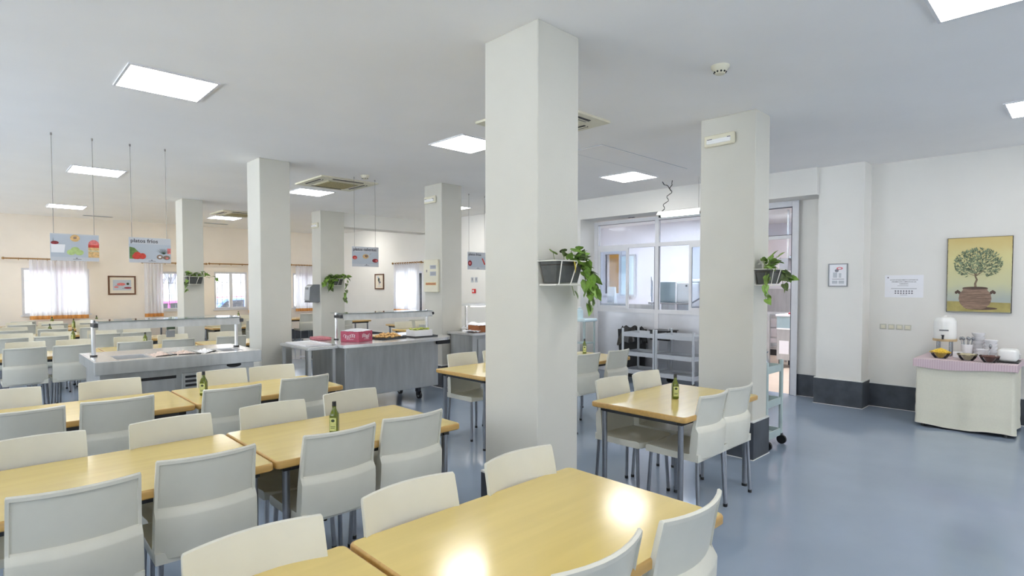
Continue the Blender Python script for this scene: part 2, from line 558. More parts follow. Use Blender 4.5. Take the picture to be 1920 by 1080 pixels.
struct('baseboard_rear', skirt(MB(), 8.33, 6.80, 8.35, YB, .31), ['slate', 'grout'], 'dark slate skirting below the far side wall', 'skirting')
struct('baseboard_back', skirt(MB(), XL, YB - .02, 8.33, YB, .31), ['slate', 'grout'], 'dark slate skirting along the far cream wall', 'skirting')
struct('baseboard_left', skirt(MB(), XL, YF, XL + .02, YB - .02, .31), ['slate', 'grout'], 'dark slate skirting along the left wall', 'skirting')

# columns, each with its slate skirting
for (x0, y0, x1, y1, lab) in [
        (2.51, 2.38, 2.90, 2.87, 'big ivory square column standing at the middle, nearest the camera'),
        (5.21, 2.19, 5.53, 2.73, 'ivory column at right with emergency light and basket planter'),
        (2.66, 7.36, 3.05, 7.80, 'ivory column standing between the two steel serving counters'),
        (5.37, 7.17, 5.77, 7.63, 'ivory column with a notice board right of the hot counter'),
        (2.86, 11.79, 3.21, 12.25, 'ivory column behind the salad bar with a small planter'),
        (5.43, 11.56, 5.98, 11.98, 'broad ivory column with steel towel dispenser under the beam')]:
    c = struct('column', MB().box(x0, y0, 0, x1, y1, CEIL, .006), 'column', lab, 'column')
    s = skirt(MB(), x0 - .022, y0 - .022, x1 + .022, y1 + .022, .35).build('skirting', ['slate', 'grout'], c, 0)
    s['label'] = 'dark slate tile skirting with white grout'

# ---- windows of the far wall
def window(n, axis, t, a0, a1, z0, z1, lab, bars=True, mull=True):
    """t is the inner wall face; frame sits 6 cm inside the wall"""
    fr, pn, br = MB(), MB(), MB()
    def bx(mb, p0, p1, q0, q1, zz0, zz1, bev=0):
        if axis == 'y': mb.box(p0, t + q0, zz0, p1, t + q1, zz1, bev)
        else: mb.box(t + q0, p0, zz0, t + q1, p1, zz1, bev)
    w_ = .05
    bx(fr, a0, a0 + w_, .03, .09, z0, z1); bx(fr, a1 - w_, a1, .03, .09, z0, z1)
    bx(fr, a0 + w_, a1 - w_, .03, .09, z0, z0 + w_); bx(fr, a0 + w_, a1 - w_, .03, .09, z1 - w_, z1)
    mid = (a0 + a1) / 2
    if mull: bx(fr, mid - .04, mid + .04, .025, .095, z0 + w_, z1 - w_)
    bx(fr, a0 - .03, a1 + .03, -.03, .03, z0 - .03, z0)
    o = fr.build('window_%d' % n, 'alu', None, 0)
    tag(o, lab, 'window', kind='structure')
    bx(pn, a0 + w_, a1 - w_, .058, .062, z0 + w_, z1 - w_)
    pn.build('pane', 'pane', o, 0)
    if bars:
        k = 7
        for i in range(1, k):
            a = a0 + (a1 - a0) * i / k
            bx(br, a - .006, a + .006, .17, .182, z0, z1)
        for zz in (z0 + .15, z1 - .3):
            bx(br, a0, a1, .168, .184, zz, zz + .012)
        br.build('security_bars', 'greym', o, 0)
    return o
window(1, 'y', YB, *WIN[0], 'white framed window behind the leftmost sheer curtain')
window(2, 'y', YB, *WIN[1], 'barred window showing a pink car, behind a column')
window(3, 'y', YB, *WIN[2], 'barred window with centre mullion showing a blue car')
window(4, 'y', YB, *WIN[3], 'window covered by sheer curtain near the towel dispenser')
window(6, 'x', 8.35, 12.0, 13.0, .95, 2.0, 'small window behind sheer curtain beside the notice board column')

LW = ['tall side window added for light beside the front wall', 'tall side window added for light left of the front tables', 'tall side window added for light left of the third row', 'tall side window added for light left of the salad bar',
      'tall side window added for light left of the fifth row', 'tall side window added for light left of the sixth row', 'tall side window added for light in the far left corner']
for i, h in enumerate(LWIN_ADDED): window(8 + i, 'x', XL, *h, LW[i], False)
for o_ in [o for o in COL.objects if o.name.startswith('window_') and int(o.name[7:]) >= 8]:
    o_.location.x -= .17
    o_['label'] = o_['label']
for i, h in enumerate(FWIN_ADDED): window(15 + i, 'y', YF - .17, *h, ['window added for light behind the camera, left', 'window added for light behind the camera, right'][i], False)

# ---- kitchen partition and doorway
fr = MB(); X0, X1 = 8.77, 8.83
def V(y0, y1, z0=0, z1=2.85): fr.box(X0, y0, z0, X1, y1, z1, .004)
V(6.70, 6.80); V(5.37, 5.45); V(3.98, 4.06); V(3.58, 3.64)
for (ya, yb) in [(5.45, 6.70), (4.06, 5.37), (3.64, 3.98)]:
    fr.box(X0, ya, 2.78, X1, yb, 2.85); fr.box(X0, ya, 2.32, X1, yb, 2.385); fr.box(X0, ya, 1.13, X1, yb, 1.20)
    fr.box(X0 + .01, ya, 0, X1 - .01, yb, .06)
o = fr.build('window_5', 'alu', None, 0)
tag(o, 'large white framed kitchen window with steel panels below', 'window', kind='structure')
for (ya, yb) in [(5.45, 6.70), (4.06, 5.37), (3.64, 3.98)]:
    MB().box(8.798, ya, 2.385, 8.802, yb, 2.78).build('transom_pane', 'kpane', o, 0)
    s = MB().box(8.79, ya, .06, 8.81, yb, 1.13).build('steel_panel', 'satin', o, 0)
    s['label'] = 'blurry reflecting steel panel'
    g = MB()
    for (p, q) in ((ya, ya + .006), (yb - .006, yb)):
        g.box(8.764, p, 1.20, 8.772, q, 2.32)
    g.box(8.764, ya, 2.774, 8.772, yb, 2.782)
    g.build('gasket', 'alug', o, 0)
def sash(y0, y1, fixed):
    s = MB(); z0, z1, ww = 1.20, 2.32, .05
    s.box(8.755, y0, z0, 8.785, y0 + ww, z1); s.box(8.755, y1 - ww, z0, 8.785, y1, z1)
    s.box(8.755, y0 + ww, z0, 8.785, y1 - ww, z0 + ww); s.box(8.755, y0 + ww, z1 - ww, 8.785, y1 - ww, z1)
    q = s.build('sliding_sash', 'alu', o, 0)
    MB().box(8.769, y0 + ww, z0 + ww, 8.772, y1 - ww, z1 - ww).build('pane', 'kpane', q, 0)
sash(6.0, 6.69, True); sash(4.06, 4.78, True)
MB().box(8.806, 5.45, 1.20, 8.81, 6.70, 2.32).build('pane', 'kpane', o, 0)
MB().box(8.806, 4.06, 1.20, 8.81, 5.37, 2.32).build('pane', 'kpane', o, 0)
h = MB()
h.box(8.757, 5.86, 2.86, 8.768, 6.0, 2.885); h.cyl((8.75, 5.88, 2.872), (8.72, 5.88, 2.872), .012); h.cyl((8.75, 5.97, 2.872), (8.72, 5.97, 2.872), .012)
h.build('latch', 'alug', o)
d = MB()
d.box(8.74, 3.06, 0, 8.83, 3.13, 2.86, .004); d.box(8.74, 3.13, 2.79, 8.83, 3.58, 2.86); d.box(8.77, 3.13, 2.32, 8.83, 3.58, 2.375)
d.box(8.73, 3.03, 0, 8.742, 3.06, 2.90); d.box(8.73, 3.06, 2.86, 8.742, 3.60, 2.90)
dd = d.build('door_1', 'alu', None, 0)
tag(dd, 'open white framed kitchen doorway with glass transom', 'doorway', kind='structure')
MB().box(8.798, 3.13, 2.375, 8.802, 3.58, 2.79).build('transom_pane', 'kpane', dd, 0)
g = MB(); g.box(8.764, 3.13, 2.775, 8.772, 3.58, 2.787); g.box(8.764, 3.13, 2.372, 8.772, 3.58, 2.38); g.box(8.736, 3.124, 0, 8.742, 3.132, 2.79)
g.build('gasket', 'alug', dd, 0)

# ---- kitchen shell
struct('floor_kitchen', MB().box(8.82, 1.3, -.1, 14.5, 10.2, 0), 'ktile', 'beige tiled kitchen floor beyond the doorway', 'floor')
struct('ceiling_kitchen', MB().box(8.95, 1.3, 3.15, 14.5, 10.2, 3.25), 'ceil', 'white kitchen ceiling', 'ceiling')
struct('wall_kitchen_far', MB().box(14.3, 1.3, 0, 14.5, 10.2, 3.15), 'kwall', 'white far wall of the kitchen', 'wall')
struct('wall_kitchen_side', MB().box(9.0, 1.3, 0, 14.3, 1.5, 3.15), 'kwall', 'white tiled kitchen side wall', 'wall')
struct('wall_kitchen_left', MB().box(8.98, 10.0, 0, 14.3, 10.2, 3.15), 'kwall', 'white kitchen wall at the dishwashing end', 'wall')
struct('wall_kitchen_inner', wall_cells(MB(), 'x', 12.2, 12.35, 5.3, 10.0, 0, 3.15, [(8.62, 9.06, 1.42, 2.45)]), 'kwall', 'white wall behind the dishwasher seen through glass', 'wall')
k = MB()
k.box(12.16, 8.56, 1.36, 12.24, 8.62, 2.51); k.box(12.16, 9.06, 1.36, 12.24, 9.12, 2.51); k.box(12.16, 8.62, 1.36, 12.24, 9.06, 1.42); k.box(12.16, 8.62, 2.45, 12.24, 9.06, 2.51)
kw = k.build('window_7', 'alu', None, 0)
tag(kw, 'small inner kitchen window with an orange panel behind it', 'window', kind='structure')
MB().box(12.6, 8.3, 1.0, 12.62, 9.5, 2.7).build('orange_panel', 'orange', kw, 0)
sh = MB()
for (p, q) in ((8.10, 8.14), (8.52, 8.56)): sh.box(12.12, p, 1.36, 12.16, q, 2.42)
sh.box(12.12, 8.14, 1.36, 12.16, 8.52, 1.40); sh.box(12.12, 8.14, 2.38, 12.16, 8.52, 2.42)
q = sh.build('open_sash', 'greyp', kw, 0)
MB().box(12.135, 8.14, 1.40, 12.145, 8.52, 2.38).build('pane', 'aqua', q, 0)

# ------------------------------------------------------------------ ceiling lights
def ceiling_light(loc, label, group='square ceiling light panels'):
    t = thing('ceiling_light', label, 'ceiling light', loc, 0, group)
    f = MB()
    a, b_ = .31, .292
    f.box(-a, -a, -.012, a, -b_, 0); f.box(-a, b_, -.012, a, a, 0); f.box(-a, -b_, -.012, -b_, b_, 0); f.box(b_, -b_, -.012, a, b_, 0)
    f.build('frame', 'alu', t, 0)
    MB().box(-b_, -b_, -.010, b_, b_, -.002).build('diffuser', 'panelglow', t, 0)
    return t
LP = [(1.17, 5.20, 'square light panel at upper left, nearest of the left row'),
      (4.12, 5.02, 'square light panel partly hidden by the big column'),
      (7.08, 4.85, 'square light panel in front of the kitchen window'),
      (4.01, .40, 'square light panel cut by the top edge of the picture'),
      (6.95, .30, 'square light panel cut by the right edge of the picture'),
      (1.32, 9.82, 'square light panel behind the hanging fruit sign wires'),
      (1.45, 14.60, 'square light panel in the far left corner of the ceiling'),
      (4.27, 9.45, 'square light panel touching the column, below the air conditioner'),
      (4.40, 14.42, 'farthest square light panel left of the middle column'),
      (7.20, 9.30, 'square light panel just right of the notice board column'),
      (7.30, 14.2, 'square light panel beyond the ceiling beam'),
      (1.05, .45, 'square light panel over the front table row'),
      (-1.8, .45, 'square light panel left of the front tables'),
      (-1.8, 5.2, 'square light panel left of the third table row'),
      (-1.7, 9.8, 'square light panel left of the salad bar'),
      (-1.6, 14.6, 'square light panel at the far left wall'),
      (1.0, -3.6, 'square light panel near the front wall, middle'),
      (4.0, -3.6, 'square light panel near the front wall, right'),
      (6.9, -3.6, 'square light panel near the front right corner')]
p0 = None
for (x, y, lab) in LP:
    if p0 is None: p0 = ceiling_light((x, y, CEIL), lab)
    else: dup(p0, (x, y, CEIL), 0, lab)
for (x, y, lab) in [(10.6, 7.6, 'kitchen ceiling light panel above the dishwasher'), (10.6, 4.9, 'kitchen ceiling light panel inside the doorway'),
                    (12.6, 2.7, 'unseen kitchen light panel added to brighten the far cabinets'), (10.0, 2.4, 'unseen kitchen light panel added behind the pilaster'), (13.3, 8.8, 'unseen kitchen light panel added to brighten the orange panel'), (10.6, 5.9, 'kitchen ceiling light panel above the sink')]:  # cabinet, pilaster and orange-panel lamps are unseen, added to brighten the kitchen
    kl = dup(p0, (x, y, 3.15), 0, lab, 'kitchen ceiling light panels')
    for c in kl.children:
        if c.name.startswith('diffuser'):
            c.data = c.data.copy(); c.data.materials[0] = M['kitchenglow']

# ------------------------------------------------------------------ air conditioners, detectors, hatch, vents
def cassette(loc, label):
    t = thing('air_conditioner', label, 'air conditioner', loc, 0, 'ceiling air conditioning cassettes')
    MB().prism([(-.47, -.47), (.47, -.47), (.47, .47), (-.47, .47)], -.022, 0, 'z').build('fascia', 'bplastic', t, 0)
    MB().box(-.27, -.27, -.032, .27, .27, -.02, .006).build('intake_frame', 'bplastic', t, 0)
    g = MB(); g.box(-.24, -.24, -.038, .24, .24, -.03)
    for i in range(15): g.box(-.23, -.225 + i * .032, -.041, .23, -.217 + i * .032, -.038)
    g.build('filter_grille', 'grille', t, 0)
    for k in range(4):
        mx = Matrix.Rotation(k * math.pi / 2, 4, 'Z')
        s = MB(); s.box(-.25, -.40, -.028, .25, -.372, -.02, 0, 0, mx); s.box(-.25, -.36, -.028, .25, -.335, -.02, 0, 0, mx)
        s.build('air_slot', 'black', t, 0)
        f = MB(); f.box(-.26, -.368, -.034, .26, -.362, -.018, 0, 0, mx); f.build('louvre', 'bplastic', t, 0)
    return t
a0 = cassette((4.10, 3.82, CEIL), 'air conditioner half hidden by the big column')
dup(a0, (4.20, 8.35, CEIL), 0, 'whole air conditioner above the hot counter')
dup(a0, (4.38, 13.38, CEIL), 0, 'farthest air conditioner, beside the distant light panel')

def smoke(loc, label):
    t = thing('smoke_detector', label, 'smoke detector', loc, 0, 'ceiling smoke detectors')
    MB().lathe([(.0, 0), (.066, 0), (.064, -.014), (.05, -.03)], n=24).build('base', 'bplastic', t)
    MB().lathe([(.05, -.03), (.034, -.058), (0, -.062)], n=24).build('sensor_head', 'bplastic', t)
    s = MB()
    for i in range(10):
        a = i * math.pi / 5
        s.cyl((.040 * math.cos(a), .040 * math.sin(a), -.044), (.043 * math.cos(a), .043 * math.sin(a), -.050), .007, n=6)
    s.build('sensor_slots', 'black', t)
    return t
s0 = smoke((4.02, 1.96, CEIL), 'beige smoke detector on the ceiling left of right column')
dup(s0, (4.21, 7.48, CEIL), 0, 'small smoke detector beside the far air conditioner')

t = thing('ceiling_hatch', 'long flush access hatch in the ceiling near kitchen window', 'hatch', (6.21, 4.21, CEIL))
MB().box(-.97, -.255, -.003, .97, .255, 0).build('seam_frame', 'greyp', t, 0)
MB().box(-.955, -.24, -.006, .955, .24, -.003).build('panel', 'ceil', t, 0)
for (x0, x1, y, lab) in [(1.9, 2.45, 16.1, 'thin ceiling air slot above the leftmost curtain'), (4.38, 4.9, 15.9, 'thin ceiling air slot beside the middle column')]:
    v = thing('ceiling_vent', lab, 'vent', ((x0 + x1) / 2, y, CEIL), 0, 'linear ceiling vents')
    MB().box(-.28, -.05, -.012, .28, .05, 0).build('frame', 'greyp', v, 0)
    MB().box(-.26, -.03, -.015, .26, .03, -.011).build('slot', 'greym', v, 0)

def emergency(loc, label):
    """hangs on a face looking to -x"""
    t = thing('emergency_light', label, 'emergency light', loc, 0, 'wall emergency lights')
    MB().box(-.035, -.15, -.055, 0, .15, .055, .008).build('housing', 'bplastic', t)
    MB().box(-.05, -.12, -.032, -.034, .12, .012, .006).build('lens', 'wplastic', t)
    MB().cyl((-.043, -.10, -.012), (-.043, .10, -.012), .009).build('tube', 'ceram', t)
    s = MB(); s.box(-.052, .06, .006, -.048, .11, .014); s.box(-.052, -.12, .006, -.048, -.09, .014)
    s.build('marking', 'inkg', t, 0)
    return t
e0 = emergency((5.21, 2.53, 3.015), 'emergency light high on the right column')
dup(e0, (5.37, 7.45, 3.0), 0, 'emergency light on the notice board column')
dup(e0, (5.43, 11.78, 2.93), 0, 'emergency light on the far column under the beam')

# ------------------------------------------------------------------ curtains and rods
def rod(axis, t, a0, a1, z, label, nrings):
    mid = (a0 + a1) / 2
    loc = (mid, t, z) if axis == 'y' else (t, mid, z)
    th = thing('curtain_rod', label, 'curtain rod', loc, 0 if axis == 'y' else -math.pi / 2, 'wooden curtain rods')
    L = (a1 - a0) / 2
    MB().cyl((-L, 0, 0), (L, 0, 0), .016).build('pole', 'rod', th)
    for s in (-1, 1):
        MB().lathe([(0, -.03), (.026, -.012), (.03, .004), (.016, .03)], n=14, mx=Matrix.Translation((s * L, 0, 0)) @ Matrix.Rotation(s * math.pi / 2, 4, 'Y')).build('finial', 'rod', th)
        MB().box(s * (L - .12) - .01, .0, -.012, s * (L - .12) + .01, .155, .012).build('bracket', 'rod', th, 0)
    for i in range(nrings):
        x = -L * .8 + 2 * L * .8 * (i + .5) / nrings
        ring = [(x, .028 * math.cos(k * math.pi / 8), .028 * math.sin(k * math.pi / 8) - .01) for k in range(17)]
        MB().tube(ring, .005, 6).build('ring', 'rod', th)
    return th
def curtain(axis, t, a0, a1, z0, z1, label, folds):
    mid = (a0 + a1) / 2
    loc = (mid, t, 0) if axis == 'y' else (t, mid, 0)
    th = thing('curtain', label, 'curtain', loc, 0 if axis == 'y' else math.pi / 2, 'sheer white curtains')
    L = (a1 - a0) / 2
    ph = rnd.random() * 6
    def fn(za, zb):
        def g(u, v):
            x = -L + 2 * L * u
            z = za + (zb - za) * v
            k = 1 - .25 * (z - z0) / (z1 - z0)
            return (x * (1 + .02 * (1 - (z - z0) / (z1 - z0))), k * (.028 * math.sin(u * folds * 6.28 + ph) + .012 * math.sin(u * folds * 15 + ph * 2)), z)
        return g
    n = int(folds * 12)
    MB().grid(n, 8, fn(z0 + .085, z1)).build('sheer', 'sheer', th, 60)
    c = MB().grid(n, 2, fn(z0, z0 + .085)).build('hem_band', 'hem', th, 60)
    c['label'] = 'orange striped hem band'
    return th
rod('y', YB - .16, .54, 2.2, 2.235, 'wooden curtain rod at far left behind the fruit sign', 8)
curtain('y', YB - .16, .97, 2.03, .85, 2.215, 'wide sheer curtain with orange hem at far left', 9)
rod('y', YB - .16, 3.15, 4.62, 2.215, 'wooden curtain rod behind the cold dishes sign', 5)
curtain('y', YB - .16, 3.19, 3.60, .83, 2.195, 'narrow gathered curtain left of the pink car window', 5)
rod('y', YB - .16, 4.70, 5.80, 2.225, 'thin curtain rod above the window with the blue car', 3)
curtain('y', YB - .16, 5.70, 6.05, .85, 2.2, 'gathered curtain mostly hidden by the column between counters', 5)
rod('y', YB - .16, 6.95, 7.92, 2.25, 'curtain rod left of the towel dispenser column', 9)
curtain('y', YB - .16, 7.08, 7.86, .85, 2.225, 'sheer curtain left of the towel dispenser', 8)
rod('x', 8.35 - .16, 11.80, 13.12, 2.22, 'curtain rod beside the notice board column', 10)
curtain('x', 8.35 - .16, 11.9, 13.05, .92, 2.226, 'sheer curtain on the side wall above the hot counter', 10)
# ------------------------------------------------------------------ dining chair
def skin_columns(mb, us, loop_fn, mi=0):
    loops = [loop_fn(u) for u in us]
    n = len(loops[0]); vs = [p for l in loops for p in l]
    fs = []
    for i in range(len(us) - 1):
        for j in range(n):
            fs.append((i * n + j, i * n + (j + 1) % n, (i + 1) * n + (j + 1) % n, (i + 1) * n + j))
    fs += [tuple(range(n)), tuple(range((len(us) - 1) * n, len(us) * n))]
    return mb.add(vs, fs, mi)

def back_loop(u):
    au = abs(u)
    inner = au < .94
    rec = .009 if inner else 0.0
    dz = -.006 if au > .99 else 0
    F = [(-.196, .43), (-.196, .50), (-.205, .60), (-.222, .70), (-.243, .80), (-.258, .868 + dz)]
    B = [(-.266, .872 + dz), (-.275, .866 + dz), (-.2735, .852 + dz), (-.2725 + rec, .848 + dz), (-.255 + rec, .765), (-.2365 + rec * .9, .652),
         (-.239, .645), (-.256, .619), (-.2585, .612), (-.254, .52), (-.243, .432), (-.234, .425)]
    hw = lambda z: .214 - .010 * (z - .43) / .44
    out = []
    for y, z in F + B:
        out.append((u * hw(z), y + .046 * u * u, z))
    return out
US = [-1, -.985, -.945, -.93, -.75, -.5, -.25, 0, .25, .5, .75, .93, .945, .985, 1]
def seat_loop(u):
    P = [(-.215, .452), (-.12, .448), (.0, .447), (.12, .450), (.185, .454), (.206, .450), (.214, .438), (.213, .418), (.200, .414), (-.215, .412)]
    e = .012 * u * u
    yy = lambda y: y - (.016 if y > .15 else 0) * max(0, abs(u) - .75) / .25
    return [(u * .212, yy(y), z + (e if z > .43 else 0)) for y, z in P]
SU = [-1, -.96, -.85, -.6, -.3, 0, .3, .6, .85, .96, 1]

def make_chair(label, group):
    t = thing('dining_chair', label, 'chair', (0, 0, 0), 0, group)
    skin_columns(MB(), US, back_loop).build('backrest', 'cream_pl', t, 32)
    skin_columns(MB(), SU, seat_loop).build('seat', 'cream_pl', t, 40)
    for sx in (-1, 1):
        for (ya, yb, za) in ((.165, .185, .42), (-.195, -.215, .45)):
            top = Vector((sx * .188, ya, za)); foot = Vector((sx * .204, yb, .012))
            l = MB().cyl(top, foot, .0125, n=10).build('leg', 'legm', t)
            MB().cyl((foot.x, foot.y, 0), (foot.x, foot.y, .022), .0145, n=10).build('foot', 'black', l)
    return t

def make_table(label, group, L=1.17, W=.79):
    t = thing('dining_table', label, 'table', (0, 0, 0), 0, group)
    def ring(ins, r=.024, n=5):
        a, b = L / 2 - ins, W / 2 - ins; out = []
        for cx, cy, st in ((a - r, b - r, 0), (-a + r, b - r, 90), (-a + r, -b + r, 180), (a - r, -b + r, 270)):
            for k in range(n):
                an = R(st + 90 * k / (n - 1)); out.append((cx + r * math.cos(an), cy + r * math.sin(an)))
        return out
    levels = [(.006, .700), (0, .706), (0, .732), (.003, .738), (.008, .7405)]
    rings = [[(x, y, z) for x, y in ring(i)] for i, z in levels]
    n = len(rings[0])
    MB().add([p for r_ in rings for p in r_], [(k * n + i, k * n + (i + 1) % n, (k + 1) * n + (i + 1) % n, (k + 1) * n + i) for k in range(len(rings) - 1) for i in range(n)]).build('edge_band', 'edge', t, 40)
    MB().add(rings[-1] + rings[0], [tuple(range(n)), tuple(range(2 * n - 1, n - 1, -1))]).build('tabletop', 'wood', t, 0)
    fr = MB(); a, b = L / 2 - .075, W / 2 - .075
    fr.box(-a, -b - .012, .665, a, -b + .012, .70); fr.box(-a, b - .012, .665, a, b + .012, .70)
    fr.box(-a - .012, -b, .665, -a + .012, b, .70); fr.box(a - .012, -b, .665, a + .012, b, .70)
    fr.build('apron_frame', 'dsteel', t, 0)
    for sx in (-1, 1):
        for sy in (-1, 1):
            l = MB().cyl((sx * a, sy * b, .012), (sx * a, sy * b, .70), .0195, n=14).build('leg', 'legm', t)
            MB().cyl((sx * a, sy * b, 0), (sx * a, sy * b, .02), .022, n=14).build('foot', 'black', l)
            MB().box(sx * a - .023, sy * b - .023, .668, sx * a + .023, sy * b + .023, .70, .004).build('bracket', 'black', l, 0)
    return t

def make_bottle(label):
    t = thing('oil_bottle', label, 'bottle', (0, 0, 0), 0, 'green oil bottles on the tables')
    def ring(h, z, sq, n=20):
        out = []
        for i in range(n):
            an = 2 * math.pi * i / n; c, s = math.cos(an), math.sin(an)
            r = 1 / ((abs(c) ** sq + abs(s) ** sq) ** (1 / sq))
            out.append((h * r * c, h * r * s, z))
        return out
    lv = [(.020, 0, 5), (.0245, .004, 6), (.0245, .108, 6), (.022, .122, 4), (.015, .140, 2.5), (.0115, .152, 2), (.0115, .172, 2)]
    rs = [ring(*l) for l in lv]; n = 20
    MB().add([p for r_ in rs for p in r_], [(k * n + i, k * n + (i + 1) % n, (k + 1) * n + (i + 1) % n, (k + 1) * n + i) for k in range(len(rs) - 1) for i in range(n)] + [tuple(range(n))[::-1], tuple(range((len(rs) - 1) * n, len(rs) * n))]).build('glass_body', 'oil', t)
    lb = MB().box(-.0195, -.0262, .022, .0195, -.0245, .098).build('paper_label', 'label', t, 0)
    em = MB().ball((0, -.0262, .082), .011, (1, .12, .8)); em.box(-.014, -.0268, .045, .014, -.026, .048); em.box(-.014, -.0268, .036, .010, -.026, .039)
    em.build('olive_emblem', 'dgreen', lb)
    MB().cyl((0, 0, .165), (0, 0, .192), .0125, .0118, n=16).build('cap', 'black', t)
    return t

chair0 = make_chair('', 'chairs at the dining tables'); chair0_used = [False]
table0 = make_table('', 'maple dining tables'); table0_used = [False]
bottle0 = make_bottle(''); bottle0_used = [False]

def put(proto, used, loc, rz, label, group=None):
    if not used[0]:
        used[0] = True
        proto.location = loc; proto.rotation_euler = (0, 0, rz); proto['label'] = label
        if group: proto['group'] = group
        return proto
    return dup(proto, loc, rz, label, group)
jit = random.Random(3)
def chair(xc, yback, side, label):
    """yback: y of the backrest top; side 'n' looks to +y, 'f' looks to -y"""
    a = jit.uniform(-.025, .025)
    if side == 'n':
        put(chair0, chair0_used, (xc, yback + .268, 0), a, label)
    else:
        put(chair0, chair0_used, (xc, yback - .268, 0), math.pi + a, label)
def table(x0, y0, label, L=1.17, W=.79):
    put(table0, table0_used, (x0 + L / 2, y0 + W / 2, 0), 0, label)
def bottle(x, y, label):
    put(bottle0, bottle0_used, (x, y, .7405), R(-44) + jit.uniform(-.2, .2), label)

# front row
table(.915, .975, 'maple table nearest the camera, at bottom centre of picture')
table(-.27, .975, 'maple table cut off at the bottom edge, joined to the nearest table')
chair(.61, 1.80, 'f', 'cream chair at bottom edge, far side of the cut-off front table')
chair(1.185, 1.83, 'f', 'cream chair on far side of nearest table, beside its seam')
chair(1.755, 1.82, 'f', 'cream chair on far side of nearest table, against the big column')
chair(1.275, .915, 'n', 'cream chair seen from behind, cut by bottom edge below the glare')
chair(1.775, .90, 'n', 'cream chair seen edge-on at right end of the nearest table')
# second row
table(1.08, 2.81, 'maple table with oil bottle left of the big column')
table(-.10, 2.81, 'second-row maple table reaching the left picture edge')
chair(.28, 2.61, 'n', 'big cream chair back at bottom left corner of picture')
chair(.765, 2.72, 'n', 'cream chair back second from left in second row')
chair(1.385, 2.69, 'n', 'cream chair back in front of the second-row oil bottle')
chair(1.865, 2.72, 'n', 'cream chair back at right end of second-row bottle table')
chair(.21, 3.68, 'f', 'cream chair front at left edge, far side of second row')
chair(.81, 3.66, 'f', 'cream chair front left of the second-row table seam')
chair(1.375, 3.67, 'f', 'cream chair front right of the second-row table seam')
chair(1.94, 3.72, 'f', 'cream chair front behind the second-row oil bottle, rightmost')
bottle(1.545, 3.13, 'green oil bottle on the second-row table left of big column')
# third row
table(1.195, 4.60, 'third-row maple table with oil bottle before the counters')
table(.015, 4.60, 'third-row maple table left of the seam before the salad bar')
chair(.21, 4.44, 'n', 'cream chair back at left edge in third row')
chair(.70, 4.46, 'n', 'cream chair back in third row below the salad bar corner')
chair(1.395, 4.40, 'n', 'cream chair back beside the third-row oil bottle')
chair(1.99, 4.50, 'n', 'cream chair back at right end of the third row')
chair(.16, 5.49, 'f', 'cream chair front at left edge, far side of third row')
chair(.79, 5.47, 'f', 'cream chair front below the salad bar door')
chair(1.60, 5.43, 'f', 'cream chair front just right of the salad bar louvres')
chair(2.02, 5.40, 'f', 'cream chair front at far right of the third row')
bottle(1.335, 4.96, 'green oil bottle on the third-row table below salad bar')
# table by the right column
table(3.40, 1.87, 'maple table with bottle and four chairs beside the right column')
chair(3.755, 1.80, 'n', 'cream chair seen from behind, left of two before right column')
chair(4.175, 1.80, 'n', 'cream chair seen from behind, touching the right column')
chair(3.745, 2.77, 'f', 'cream chair facing camera at left of right column table')
chair(4.225, 2.75, 'f', 'cream chair facing camera, nearer the kitchen trolleys')
bottle(3.945, 2.26, 'green oil bottle on the table beside the right column')
# behind the big column, and by the kitchen
table(3.54, 4.06, 'maple table half hidden left of the big column')
chair(3.93, 4.93, 'f', 'cream chair facing camera left of the big column')
chair(4.44, 4.93, 'f', 'cream chair just peeking out left of the big column')
table(4.74, 4.00, 'maple table glimpsed right of big column, near kitchen window')
chair(4.94, 3.85, 'n', 'cream chair back touching the right side of big column')
chair(5.48, 3.83, 'n', 'cream chair back between big column and grey trolleys')
bottle(5.74, 4.60, 'green oil bottle glimpsed beside the right face of big column')
# rows behind the salad bar
ROWS = [(9.05, 'fourth', [.1, 1.28, 2.5], [(.46, .93, 1.59, 2.11, 2.82), (.51, 1.03, 1.69, 2.24, 2.95)]),
        (10.87, 'fifth', [.1, 1.28], [(.40, .86, 1.52, 1.94), (.50, 1.0, 1.6, 2.1)]),
        (12.67, 'sixth', [.1, 1.28, 3.6], [(.49, 1.02, 1.6, 2.1, 3.95, 4.45), (.54, 1.06, 1.65, 2.15, 3.9, 4.4)]),
        (14.40, 'seventh', [.3, 1.48, 3.6, 4.78], [(.7, 1.2, 1.8, 2.3, 3.95, 4.5, 5.2), (.7, 1.2, 1.8, 2.3, 3.95, 4.5, 5.2)]),
        (15.75, 'last', [.45, 1.63, 3.4, 4.6], [(.8, 1.95, 3.7, 4.3), ()])]
NTH = ['first', 'second', 'third', 'fourth', 'fifth', 'sixth', 'seventh']
for (e, nm, tabs, (near, far)) in ROWS:
    for i, x in enumerate(tabs):
        table(x, e, 'distant maple table, %s from left in the %s row behind the salad bar' % (NTH[i], nm), 1.17)
    for i, x in enumerate(near):
        chair(x, e - .1, 'n', 'distant cream chair back, %s from left in the %s row' % (NTH[i], nm))
    for i, x in enumerate(far):
        chair(x, e + .88, 'f', 'distant cream chair facing camera, %s from left in the %s row' % (NTH[i], nm))
for (x, y, lab) in [(1.85, 9.75, 'oil bottle seen through the salad bar guard glass'), (1.17, 11.35, 'oil bottle behind the second chair at left, middle distance'),
                    (1.02, 13.1, 'oil bottle just left of the salad bar post'), (1.55, 14.9, 'oil bottle behind the salad bar left post'),
                    (1.75, 12.9, 'oil bottle peeking over the chairs beside the salad bar post'), (5.25, 16.2, 'tiny oil bottle under the window with the blue car'),
                    (1.3, 16.15, 'tiny oil bottle under the leftmost curtain'), (2.1, 16.1, 'tiny oil bottle at far right of last left table')]:
    bottle(x, y, lab)
